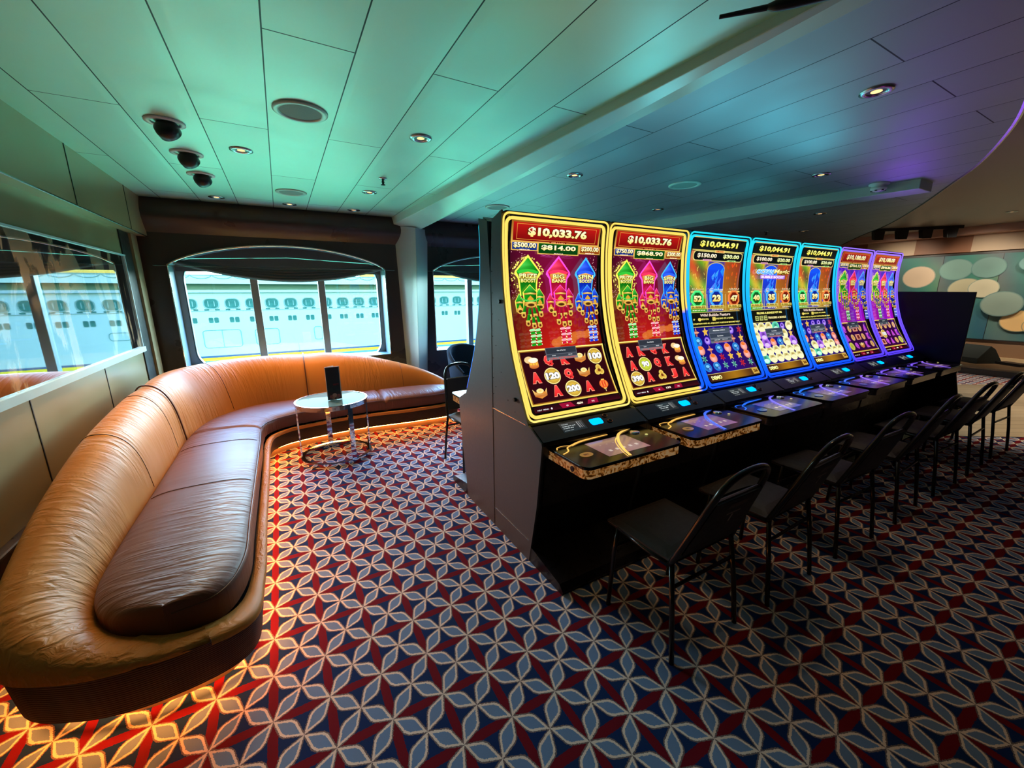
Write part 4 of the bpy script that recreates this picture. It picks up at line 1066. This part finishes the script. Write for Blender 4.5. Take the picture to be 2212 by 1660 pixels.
    for i,(cx,nm) in enumerate(((.20,'Volcano'),(.5,'Genius'),(.80,'Wild'))):
        g,d=cols[i]; A.k=b0; x,y=U(cx),V(.592 if i==1 else .590)
        A.text(nm,x,V(.648),U(.22 if i==1 else .17),V(.020),(120,100,70) if i!=1 else (190,200,250),.02,(250,240,190) if i!=1 else (250,250,255),.012)
        A.rect(x-U(.10),V(.629),x+U(.10),V(.638),(226,206,110)); 
        s=1.12 if i==1 else 1
        hexp=[(x+s*U(.105)*math.cos(t),y+s*V(.056)*math.sin(t)) for t in [PI/8+PI/4*k for k in range(8)]]
        A.poly(hexp,tuple(min(255,int(q*1.1)+20) for q in g)); A.up(); A.poly([(x+(a-x)*.86,y+(b-y)*.86) for a,b in hexp],g); A.up(); A.poly([(x+(a-x)*.68,y+(b-y)*.74) for a,b in hexp],d); A.up()
        A.otext(nums[i],x,y,U(.125)*s,V(.040)*s,(240,200,90),(50,30,0),(255,252,200),.06); A.up(); A.up()
        A.rect(x-U(.115),V(.526),x+U(.115),V(.546),(200,180,70),(244,230,130),2); A.up(); A.text('BUBBLES',x,V(.536),U(.21),V(.014),(120,90,20),.04); A.up(); A.text('MUST HIT BY 60',x,V(.516),U(.19),V(.007),(255,250,220),.04)
        A.ell(x-U(.12),V(.558),.012,.012,(90,70,190),n=10)
    A.k=b0; A.rect(U(.347),V(.51),U(.353),V(.62),(230,210,120)); A.rect(U(.647),V(.51),U(.653),V(.62),(230,210,120))
    # message panel
    A.k=2; A.rect(U(.075),V(.412),U(.925),V(.508),(12,14,10),nv=4); A.up(); A.rect(U(.075),V(.504),U(.925),V(.508),(206,190,110)); A.rect(U(.075),V(.411),U(.925),V(.415),(206,190,110)); A.up()
    if kind=='title':
        A.text('FILLING A BONUS POT OR',U(.5),V(.482),U(.52),V(.016),(244,232,120),.05); 
        for k in range(3): A.rect(U(.20+.085*k),V(.428),U(.265+.085*k),V(.462),(190,196,110)); 
        A.up()
        for k in range(3): A.rect(U(.21+.085*k),V(.436),U(.255+.085*k),V(.444),(60,70,40)); A.rect(U(.21+.085*k),V(.45),U(.255+.085*k),V(.456),(60,70,40))
        A.text('TRIGGERS A BONUS',U(.64),V(.445),U(.38),V(.016),(236,222,150),.05)
    else:
        A.text('Wild Bubble Feature',U(.5),V(.487),U(.50),V(.018),(232,206,190),.03,skew=.006); A.text('IF      LANDS ON       AT THE END OF A GAME,',U(.47),V(.460),U(.66),V(.013),(240,226,110),.04)
        A.ell(U(.235),V(.460),.020,.013,(230,200,90)); A.rect(U(.44),V(.448),U(.49),V(.472),(220,200,90)); A.text("ITS POSITION AND ALL ADJACENT POSITIONS BECOME 'WILD'",U(.5),V(.432),U(.80),V(.013),(240,226,110),.04)
    # play grid
    A.k=2; A.rect(U(.075),V(.10),U(.925),V(.410),None,nv=14,nu=6,colfn=lambda i,j:(int(20+30*(1-j)*i),8,int(96+30*math.sin(i*4)))); A.up()
    def star(x,y,r,c,c2,pts=5):
        P_=[(x+(r if k%2==0 else r*.45)*math.cos(PI/2+PI*k/pts),y+(r if k%2==0 else r*.45)*math.sin(PI/2+PI*k/pts)) for k in range(2*pts)]
        A.poly(P_,[c if k%2==0 else c2 for k in range(2*pts)])
    for r_,row in enumerate(grid):
        for c_,s in enumerate(row):
            x=U(.145+.142*c_); y=V(.378-.058*r_); A.k=4
            if s=='y': star(x,y,.036,(250,214,70),(230,180,70))
            elif s=='r': star(x,y,.036,(230,60,60),(150,20,50),6)
            elif s=='t': star(x,y,.034,(170,240,210),(40,120,110),6)
            elif s=='b': A.ell(x,y,.042,.036,(40,130,220),(20,40,90)); A.up(); A.ell(x,y+.008,.02,.012,(120,200,250),n=10); A.ell(x+.012,y-.014,.012,.010,(110,140,220),n=8)
            elif s=='o': A.ell(x,y,.042,.037,(220,130,110),(250,190,180),oa=-.2,ob=-.3); A.up(); A.ell(x,y+.018,.026,.014,(236,120,40),n=12)
            elif s=='p': A.ell(x,y,.034,.030,(110,60,220),(220,190,255)); A.up(); A.ell(x-.004,y+.006,.014,.010,(60,20,130),n=10)
            elif s=='h': star(x,y,.036,(240,170,140),(150,60,50),4)
            elif s=='G': A.ell(x,y,.056,.044,(250,250,190),(160,130,30),20,0,.35); A.up(); A.ell(x,y-.016,.038,.022,(240,236,190),n=12)
            elif s=='V': A.ell(x,y,.058,.046,(190,120,250),(70,20,140),20,0,.3); A.up(); A.ell(x,y-.018,.036,.018,(220,190,250),n=12)
            elif s=='T': A.ell(x,y,.058,.044,(110,230,190),(20,120,100),20,0,.3); A.up(); A.ell(x,y-.018,.038,.018,(200,250,230),n=12)
    A.k=9
    A.rect(U(.33),V(.300),U(.68),V(.366),(104,112,124)); A.up(); A.rect(U(.336),V(.330),U(.674),V(.363),(52,62,78)); A.rect(U(.336),V(.312),U(.674),V(.327),(60,70,84)); A.up()
    A.text('Out of Service',U(.5),V(.345),U(.10),V(.007),(226,230,232)); A.text('CALL ATTENDANT',U(.5),V(.3055),U(.26),V(.009),(200,80,70)); A.text('00:00   00:00',U(.5),V(.3195),U(.22),V(.005),(206,210,214))
    if kind=='tall':
        A.rect(U(.33),V(.366),U(.68),V(.398),(70,80,94)); A.up(); A.text('Machine Offline',U(.5),V(.382),U(.2),V(.007),(226,230,232))
    A.k=4; A.rect(U(.085),V(.05),U(.915),V(.098),None,nv=2,nu=8,colfn=lambda i,j:(int(50+110*math.sin(i*PI)**2),int(20+90*math.sin(i*PI)**2),20)); A.rect(U(.085),V(.096),U(.915),V(.101),(210,196,110)); A.up()
    A.otext('DEMO',U(.20),V(.073),U(.16),V(.026),(250,240,120),(40,30,0),(255,255,200),.05); A.up()
    A.rect(U(.80),V(.055),U(.905),V(.10),(200,160,70)); A.up(); A.text('26',U(.855),V(.078),U(.07),V(.022),(90,40,0),.06)
    return A.mb
def rr2(a0,b0,a1,b1,r): return rrect(a0,b0,a1,b1,r,4)
gold=lambda u,v:h(255,214,96) if v>.02 else h(255,226,120)
def blue(u,v):
    t=min(1,max(0,v)); return tuple(a+(b-a)*t for a,b in zip(h(10,70,255),h(30,214,236)))
def mixgb(u,v):
    if u>.9 and v<.52: return h(14,90,255)
    if v<.01 and u>.6: return tuple(.5*(a+b) for a,b in zip(h(255,214,96),h(120,120,255)))
    return h(255,210,92)
purp=lambda u,v:tuple(a+(b-a)*v for a,b in zip(h(86,60,250),h(150,110,255)))
g3=['hyppp r'.replace(' ',''),'bp..hy','ohbobo','toryyo','bbttrt']
g3=[s.replace('.','p') for s in g3]
g4=['GGGTpG','GVppGy','GVobGV','GGGGGG','TGGGGG']
g5=['hypppr','bppphy','ohbobo','tGVGGo','GTGGGG']
specs=[('gold lit gaming machine at the near end showing $814.00 beside firework rockets',lambda:rocket_art('$10,033.76',('$500.00','$814.00','$200.00'),0,[['d','Q','K','i','100'],['A','120','Q','i','k'],['i','A','200','A','l']],(120,10,62),(196,30,10)),gold,(255,190,90),(255,200,100),(150,110,110)),
 ('gold lit gaming machine showing $868.90, second from the near end',lambda:rocket_art('$10,033.76',('$750.00','$868.90','$300.00'),0,[['A','K','Q','K','d'],['A','90','Q','K','d'],['390','A','k','J','A']],(120,10,62),(190,26,10),credit='132'),mixgb,(255,190,90),(70,110,255),(130,90,130)),
 ('nearest of the three blue lit bubble gaming machines, beside a gold lit one',lambda:bubble_art(('$150.00','$30.00'),('52','23','47'),'tall',g3),blue,(40,110,255),(120,110,255),(90,80,140)),
 ('middle one of the three blue lit bubble gaming machines, showing gold bubbles',lambda:bubble_art(('$100.00','$20.00'),('40','35','54'),'title',g4),blue,(40,120,255),(130,110,255),(90,70,130)),
 ('farthest of the three blue lit bubble gaming machines, beside a purple lit one',lambda:bubble_art(('$100.00','$20.00'),('55','39','37'),'plain',g5),blue,(70,110,255),(150,110,255),(80,60,110)),
 ('purple lit rocket gaming machine showing $764.13, next to last in the row',lambda:rocket_art('$10,188.00',('$500.00','$764.13','$200.00'),0,[['Q','c','s','c','A'],['A','c','s','c','K'],['g','Q','i','K','c']],0,0,.92,'88',True),purp,(130,90,255),(150,110,255),(80,50,100)),
 ('purple lit rocket gaming machine at the far end of the row',lambda:rocket_art('$10,188.00',('$500.00','$846.86','$200.00'),0,[['s','c','c','c','c'],['s','100','Q','A','K'],['s','Q','A','c','g']],0,0,.98,'88',True),purp,(130,90,255),(150,110,255),(80,50,100))]
def machine(i,x,label,art,rimf,c1,c2,pan,yy=2.14,rz=0,name='gaming_machine'):
    root=thing(name,label,'gaming machine',(x,yy,0),rz,None if rz else 'curved screen gaming machines in a row')
    obj('cabinet',cab_mesh,root); obj('side_panel',side_mesh,root)
    if i==0: obj('side_trim',trim_mesh,root); obj('lock',knob_mesh,root)
    obj('foot_plate',foot,root)
    d=obj('belly_door',door_mesh,root); obj('maker_plate',plate_mesh,d)
    obj('bezel',bezel_mesh,root)
    rim(rimf).build('edge_light',M['rimv'],root,smooth=True,color=True)
    art().build('curved_screen',M['screen'],root,color=True)
    pnl=obj('card_reader_panel',panel_mesh,root); obj('reader_display',rd_mesh,pnl); obj('bill_slot_light',bill_mesh,pnl); obj('reader_button',btn_mesh,pnl)
    dkk=obj('button_deck',deck_mesh,root,bevel=.003); obj('deck_edge_light',strip_mesh if i<2 else strip2_mesh,dkk); obj('play_button',play_mesh,dkk)
    if i<2: obj('lock',lock_mesh,dkk)
    deck_art(c1,c2,pan).build('touch_panel',M['screen'],dkk,color=True)
    # small bulbs under the screen
    b=MB()
    for k in range(36):
        p=prof(-.016,0.0); b.add([(.04+k*.0185,p.y-.002,p.z-.003),(.052+k*.0185,p.y-.002,p.z-.003),(.052+k*.0185,p.y-.006,p.z+.004),(.04+k*.0185,p.y-.006,p.z+.004)],[(0,1,2,3)],0,rimf(.5,.3))
    b.build('bulb_row',M['rimv'],root,color=True)
    return root
for i,s in enumerate(specs): machine(i,1.07+MW*i,*s)
bk=machine(0,1.07+MW,'blue lit gaming machine seen from behind, backing onto the first one and facing the windows',specs[2][1],blue,(40,110,255),(120,110,255),(90,80,140),2.145,PI)
# right end panel
tag(MB().prism([(1.22,.0),(1.35,.60),(1.34,.66),(1.345,1.483),(2.02,1.492),(2.05,.0)],6.385,6.41,'x').build('end_screen_panel',S('end_panel_black',(.004,.004,.012),.3,0,.2),bevel=.004),'glossy black panel closing the far end of the gaming machine row','panel')
# ------------------------------------------------------------------ ceiling fittings
def downlight(x,y,z,label,on=True,r=.055):
    root=thing('downlight',label,'ceiling light',(x,y,z),0,'small recessed downlights')
    MB().lathe([(r*1.25,-.001),(r*1.25,-.006),(r*.9,-.010),(r*.72,-.004),(r*.70,-.0015)],n=28).build('trim_ring',M['chromed'],root,smooth=True)
    MB().lathe([(r*.72,-.003),(r*.45,-.0025),(r*.42,-.0022)],n=24).build('reflector',M['black'],root)
    MB().lathe([(0,-.0035),(r*.42,-.0035)],n=20).build('lamp',M['lamp'] if on else M['lampdim'],root)
dl=[(-.115,3.513,'small lit downlight between the black swivel spotlights and the large round speaker'),(.888,2.723,'small lit downlight right of the large near round speaker'),(.866,4.303,'small lit downlight beside the ceiling sprinkler'),(-.439,5.22,'leftmost lit downlight in the row along the window wall'),
 (.206,5.25,'middle lit downlight in the row along the window wall'),(.864,5.25,'rightmost downlight in the row along the window wall'),(2.257,2.908,'small lit downlight over the first gaming machines'),(4.011,3.56,'small dim downlight behind the blue lit machines'),(2.669,1.059,'bright downlight in the purple part of ceiling near the camera'),
 (4.086,1.912,'lit downlight in the purple ceiling near the smoke detector'),(6.054,2.777,'lit downlight beyond the second ceiling beam'),(7.533,3.658,'farthest lit downlight of the lowered ceiling')]
for k,(x,y,l) in enumerate(dl): downlight(x,y,ZC,l,k not in (5,7))
downlight(10.3,2.0,2.72,'downlight in the raised ceiling before the mural')
for k,(x,y,l) in enumerate([(-.454,3.176,'nearest black swivel spotlight in the left ceiling panels'),(-.448,3.766,'middle black swivel spotlight in the left ceiling panels'),(-.446,4.342,'farthest of the three black swivel spotlights, nearest the window')]):
    root=thing('swivel_spotlight',l,'ceiling light',(x,y,ZC),0,'black swivel spotlights in the ceiling')
    MB().lathe([(.095,-.001),(.095,-.007),(.07,-.010),(.066,-.001)],n=32).build('trim_ring',M['white'],root,smooth=True)
    mb=MB(); R_=Matrix.Rotation(math.radians(52),3,'X')@Matrix.Rotation(math.radians(-20),3,'Y')
    pr=[(0,.035),(.03,.032),(.055,.015),(.06,-.01),(.056,-.045),(.05,-.045),(.045,-.02),(0,-.015)]; vs=[];n=24
    for q in range(n):
        a=2*PI*q/n
        for r,z in pr: v=R_@Vector((r*math.cos(a),r*math.sin(a),z)); vs.append((v.x,v.y,v.z-.028))
    fs=[(q*8+j,((q+1)%n)*8+j,((q+1)%n)*8+j+1,q*8+j+1) for q in range(n) for j in range(7)]
    MB().add(vs,fs).build('spot_head',M['black'],root,smooth=True)
    vs=[]
    for q in range(20):
        v=R_@Vector((.034*math.cos(2*PI*q/20),.034*math.sin(2*PI*q/20),-.025)); vs.append((v.x,v.y,v.z-.028))
    MB().add(vs,[tuple(range(20))]).build('lamp',M['lamp'] if k<2 else M['lampdim'],root)
for x,y,r,l in ((.21,2.659,.135,'large round ceiling speaker nearest the camera'),(.209,4.652,.135,'round ceiling speaker near the window over the side table'),(2.271,4.329,.14,'round ceiling speaker just above the back of first machine'),(3.342,2.676,.14,'round ceiling speaker over the blue lit machines')):
    root=thing('ceiling_speaker',l,'speaker',(x,y,ZC),0,'round ceiling speakers')
    MB().lathe([(r,-.001),(r,-.006),(r*.93,-.012),(r*.78,-.010),(r*.76,-.004)],n=40).build('trim_ring',M['ringw'] if 'ringw' in M else M['beam'],root,smooth=True)
    MB().lathe([(0,-.007),(r*.77,-.006)],n=40).build('grille',speckle('speaker_grille',(.24,.35,.31),.7,0,.4,300),root)
for x,y,l in ((.875,3.757,'ceiling sprinkler near the first beam'),(7.05,3.98,'far ceiling sprinkler above the purple lit machines')):
    root=thing('ceiling_sprinkler',l,'sprinkler',(x,y,ZC),0,'ceiling sprinklers')
    MB().lathe([(.035,-.001),(.033,-.008),(.012,-.010),(0,-.010)],n=20).build('cover_plate',M['chromed'],root,smooth=True)
    MB().cyl((0,0,-.008),(0,0,-.05),.009,10).cyl((0,0,-.05),(0,0,-.055),.018,12).cyl((-.012,0,-.03),(.012,0,-.03),.004,6).build('spray_head',M['black'],root)
root=thing('smoke_detector','white smoke detector on the purple tinted ceiling','smoke detector',(4.90,1.80,ZC),0)
MB().lathe([(.075,-.001),(.075,-.012),(.055,-.016),(.052,-.032),(.06,-.036),(.058,-.050),(.045,-.064),(0,-.068)],n=32).build('housing',M['white'],root,smooth=True)
for a in range(6): MB().box((.045*math.cos(a*PI/3)-.008,.045*math.sin(a*PI/3)-.008,-.066),(.045*math.cos(a*PI/3)+.008,.045*math.sin(a*PI/3)+.008,-.058)).build('vent',M['black'],root)
root=thing('gooseneck_arm','thin black tapered rod hanging just below the ceiling near the beam','ceiling arm',(1.39,1.03,2.40),0)
MB().tube([(0,0,0),(.10,-.10,.004)],[.006,.009],10).build('tip',M['black'],root)
MB().tube([(.10,-.10,.004),(.12,-.12,.005),(.15,-.155,.008),(.30,-.35,.012),(.42,-.50,.0165)],[.009,.016,.020,.022,.022],12).build('rod',M['black'],root,smooth=True)
MB().cyl((.42,-.50,.0),(.42,-.50,.05),.03,16).build('mount',M['black'],root)
# track spots near mural
root=thing('track_spotlights','black lighting track with four square spotlights before the mural','track light',(11.0,3.35,2.66),math.radians(-47))
MB().box((-.75,-.02,.0),(.75,.02,.055)).build('track',M['black'],root)
for k in range(4):
    x=-.58+k*.38; MB().hexa([(x-.07,-.09,-.17),(x+.07,-.09,-.17),(x+.07,.03,-.15),(x-.07,.03,-.15),(x-.09,-.07,-.0),(x+.09,-.07,-.0),(x+.09,.05,0),(x-.09,.05,0)]).build('spot_head',M['black'],root,bevel=.005)
root=thing('track_spotlights','black square ceiling spotlight at the right edge above the mural','track light',(11.9,1.95,2.60),math.radians(-47))
MB().box((-.06,-.06,-.12),(.10,.06,.04)).build('spot_head',M['black'],root,bevel=.01); MB().box((-.1,-.03,.04),(.14,.03,.115)).build('track',M['black'],root)
# stage wedge
root=thing('stage_monitor','dark wedge shaped floor monitor lying on the low stage','speaker',(11.75,2.25,.131),math.radians(60))
MB().prism([(-.25,0),(.25,0),(.25,.10),(.05,.34),(-.05,.28)],-.22,.22,'x').build('cabinet',speckle('dark_grille',(.03,.04,.04),.7,0,.3,80),root,bevel=.01)
MB().box((-.6,-.3,0.0),(-.22,-.1,.05)).box((.22,.0,0.0),(.6,.16,.05)).build('foot',M['black'],root)
# ------------------------------------------------------------------ ship outside
def shipmat(n,c,rough=.5,metal=0,amp=.1,scale=1): return speckle(n,tuple(x*k_ for x,k_ in zip(c,(1.36,1.24,1.12))),.9,0,amp,scale,0,0.0)
def ship():
    YH=60.0; k=YH/22.0
    Z=lambda z22:1.5+(z22-1.5)*k
    root=thing('cruise_ship','white cruise ship moored alongside, filling the view through the windows','ship',(0,YH,0))
    hull=shipmat('hull_white_paint',(.075,.098,.098),.5,0,.06,.3)
    dkg=shipmat('porthole_glass',(.008,.028,.024),.2,0,.6,1.6)
    X0,X1=-60,150
    MB().add([(X0,0,-9),(X1,0,-9),(X1,0,Z(1.72)),(X0,0,Z(1.72))],[(0,1,2,3)]).box((X0,0,-9),(X1,8,-8.9)).build('hull',hull,root)
    MB().add([(X0,0,Z(1.72)),(X1,0,Z(1.72)),(X1,2.2,Z(1.72)),(X0,2.2,Z(1.72))],[(0,1,2,3)]).build('side_deck',hull,root)
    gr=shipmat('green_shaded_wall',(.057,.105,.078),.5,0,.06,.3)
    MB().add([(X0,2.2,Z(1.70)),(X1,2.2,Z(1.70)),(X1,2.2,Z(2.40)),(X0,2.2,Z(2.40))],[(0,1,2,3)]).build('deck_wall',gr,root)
    MB().box((X0,-.5,Z(1.98)),(X1,2.2,Z(2.34))).build('upper_deck',shipmat('upper_deck_white',(.08,.10,.095),.5,0,.05,.2),root)
    g=MB()
    for q in range(44):
        x=-20+q*2.05
        g.tube([(x+1.0*math.cos(a),-.52,Z(2.36)-.45*math.sin(a)) for a in [PI*j/8 for j in range(9)]],.045,4)
    g.build('rail_shadow_scallops',shipmat('rail_shadow_grey',(.035,.065,.065),.5),root)  # scallop shadows along the rail, built as dark tubes
    MB().box((X0,-.55,Z(2.325)),(X1,-.45,Z(2.36))).box((X0,-.06,Z(.815)),(X1,0,Z(.83))).box((X0,-.3,Z(1.60)),(X1,0,Z(1.615))).build('rail_line',shipmat('line_grey',(.03,.055,.055),.5),root)
    ny=shipmat('navy_stripe',(.007,.018,.036),.4,0,.1,.2); yl=shipmat('yellow_stripe',(.16,.105,.006),.4,0,.05,.2); nv=shipmat('teal_hull_bottom',(.02,.048,.055),.5,0,.2,.6)
    MB().box((X0,-.02,Z(-1.235)),(X1,0,Z(-1.15))).build('navy_stripe',ny,root)
    MB().box((X0,-.03,Z(-1.37)),(X1,0,Z(-1.235))).build('yellow_stripe',yl,root)
    MB().box((X0,-.02,-9),(X1,0,Z(-1.37))).build('lower_hull',nv,root)
    sp=.765*k; x00=-2.65*k
    ring=shipmat('porthole_ring',(.04,.066,.062),.4)
    ov=MB(); sc_=rrect(-.66,-.52,.66,.52,.40,5); n=len(sc_)
    ov.add([(x,-.01,z) for x,z in sc_],[tuple(range(n))],0); 
    ov.tube([(x*1.1,-.02,z*1.12) for x,z in sc_],.05,4,True,1)
    for q in (-.3,.3): ov.box((q-.04,-.03,-.3),(q+.04,0,.3),1)
    ovm=ov.mesh('large_porthole',[dkg,ring])
    pm=MB(); 
    for s in (-1,1):
        a=rrect(s*.27-.22,-.32,s*.27+.22,.32,.12,4); pm.add([(x,-.01,z) for x,z in a],[tuple(range(len(a)))])
    pmm=pm.mesh('small_porthole_pair',dkg)
    dt=MB().box((-.75,-.02,-.07),(-.3,0,.07)).box((.3,-.02,-.07),(.75,0,.07)).mesh('scupper',dkg)
    for q in range(-14,38):
        x=x00+q*sp
        o=obj('large_porthole',ovm,root,loc=(x,-.01,Z(1.13)))
        if q<34:
            obj('small_porthole_pair',pmm,root,loc=(x,-.01,Z(.42)))
    sb=MB()
    for q in range(-14,38):
        x=x00+q*sp; sb.box((x-.75,-.02,Z(.85)-.02),(x-.3,-.005,Z(.85)+.14)).box((x+.3,-.02,Z(.85)-.02),(x+.75,-.005,Z(.85)+.14))
    o=sb.build('scupper',dkg,root)
    ln=shipmat('hatch_line',(.03,.065,.065),.5)
    for x,w_,z,hh_ in ((-6.6,1.9,-.35,.75),(-1.9,1.3,-.35,.7),(4.0,.5,-.3,.6),(13.5,.9,-.1,.3)):
        c=rrect(x-w_,Z(z)-hh_*1.6,x+w_,Z(z)+hh_*1.2,.3,4); d=MB().tube([(a,-.03,b) for a,b in c],.035,4,True)
        if w_>1.5: d.box((x-.02,-.04,Z(z)-hh_*1.6),(x+.02,-.0,Z(z)+hh_*1.2))
        d.build('hatch',ln,root)
    # lifeboat-like orange canopy band, seen only in the picture's reflection
    MB().box((10,-.3,Z(2.36)),(60,1.0,Z(2.52))).build('orange_canopy',shipmat('orange_canopy',(.18,.10,.02),.5),root)
ship()
# ------------------------------------------------------------------ world & lights
w=bpy.data.worlds.new('world'); sc.world=w; w.use_nodes=True; t=NT(w); t.n.clear()
tc=t.node('ShaderNodeTexCoord').outputs['Generated']; x,y,z=t.sep(tc)
z01=t.mt('MULTIPLY_ADD',z,.5,.5)
cr=t.ramp(z01,[(0.0,(.12,.66,.47)),(.47,(.24,.86,.66)),(.50,(.7,.95,1.0)),(.53,(.85,.97,1.0)),(.7,(.29,.52,1.0)),(1.0,(.22,.42,1.0))])
stn=t.ramp(z01,[(0,(.155,.155,.155)),(.49,(.155,.155,.155)),(.505,(.8,.8,.8)),(.53,(1,1,1)),(1,(1,1,1))])
bgn=t.node('ShaderNodeBackground'); t.l.new(cr,bgn.inputs[0]); t.l.new(t.mt('MULTIPLY',stn,40.0),bgn.inputs[1])
ow=t.node('ShaderNodeOutputWorld'); t.l.new(bgn.outputs[0],ow.inputs[0])
def area(name,loc,rot,sx,sy,pw,col,portal=False,spread=None):
    l=bpy.data.lights.new(name,'AREA'); l.shape='RECTANGLE'; l.size=sx; l.size_y=sy; l.energy=pw; l.color=col
    if portal: l.cycles.is_portal=True
    if spread: l.spread=spread
    o=bpy.data.objects.new(name,l); C.objects.link(o); o.location=loc; o.rotation_euler=rot; return o
for k,(X0,X1,a,b,_) in enumerate(bays): area('daylight_portal',((a+b)/2,YG+.2,1.3),(-PI/2,0,0),b-a+.1,1.5,1,(1,1,1),True)
def spot(name,loc,tgt,pw,col,ang=60,bl=.6,r=.04):
    l=bpy.data.lights.new(name,'SPOT'); l.energy=pw; l.color=col; l.spot_size=math.radians(ang); l.spot_blend=bl; l.shadow_soft_size=r
    o=bpy.data.objects.new(name,l); C.objects.link(o); o.location=loc; d=Vector(tgt)-Vector(loc); o.rotation_euler=d.to_track_quat('-Z','Y').to_euler(); return o
WC=(1,.60,.28)
for x,y in ((2.669,1.059),(4.086,1.912)): spot('downlight_beam',(x,y,ZC-.03),(x-.15,y-.3,0),16,WC,70)
spot('downlight_beam',(-.115,3.513,ZC-.03),(-.1,3.5,0),10,WC,70); spot('downlight_beam',(.888,2.723,ZC-.03),(.888,2.7,0),8,WC,70)
for x,y,tx,ty,tz in ((-.454,3.176,-1.0,2.6,.5),(-.448,3.766,-.9,3.2,.6)): spot('swivel_beam',(x,y+.0,ZC-.07),(tx,ty,tz),170,WC,80)
for x,y in ((-.439,5.22),(.206,5.25),(.864,5.25)): spot('downlight_beam',(x,y-.02,ZC-.03),(x,y-1.1,0),85,(1,.48,.16),88)
# room lamps over dance floor and mural
for x,y in ((7.2,1.2),(8.8,.4),(9.6,2.0),(10.3,.2)): spot('dance_floor_lamp',(x,y,2.68),(x,y,0),210,(1,.82,.6),60,.8,.1)
for y in (3.8,2.6,1.4,.2): spot('mural_lamp',(10.8,y,2.62),(12.3,y,1.3),95,(1,.86,.66),85,.8,.1)
spot('stage_lamp',(11.6,2.2,2.5),(11.9,2.0,.1),16,(1,.75,.5),110,.8,.1)
# added coloured spots without fixtures, tinting the right ceiling cyan and purple
def up(x,y,z,tx,ty,tz,pw,col,ang=100): spot('added_ceiling_wash',(x,y,z),(tx,ty,tz),pw,col,ang,1,.15)
up(5.4,1.80,1.97,4.7,1.2,2.46,4.0,(.24,.05,.95),130); [up(x_,1.8,1.97,x_-.2,1.75,2.46,4.2,(.10,.78,1),150) for x_ in (1.9,2.5,3.1,3.7)]; [up(x_,2.5,1.95,x_,2.7,2.46,3.5,(.1,.8,.9),155) for x_ in (2.3,3.2,4.1)]
up(4.2,1.0,1.2,3.9,.95,2.46,4,(.42,.04,.5),120); up(2.9,.75,1.1,3.0,.6,2.46,3,(.45,.04,.42),120)  # unseen violet spots added in front of the machines
sc.view_settings.view_transform='Standard'; sc.view_settings.look='None'; sc.view_settings.exposure=0; sc.view_settings.gamma=1; sc.view_settings.use_curve_mapping=False
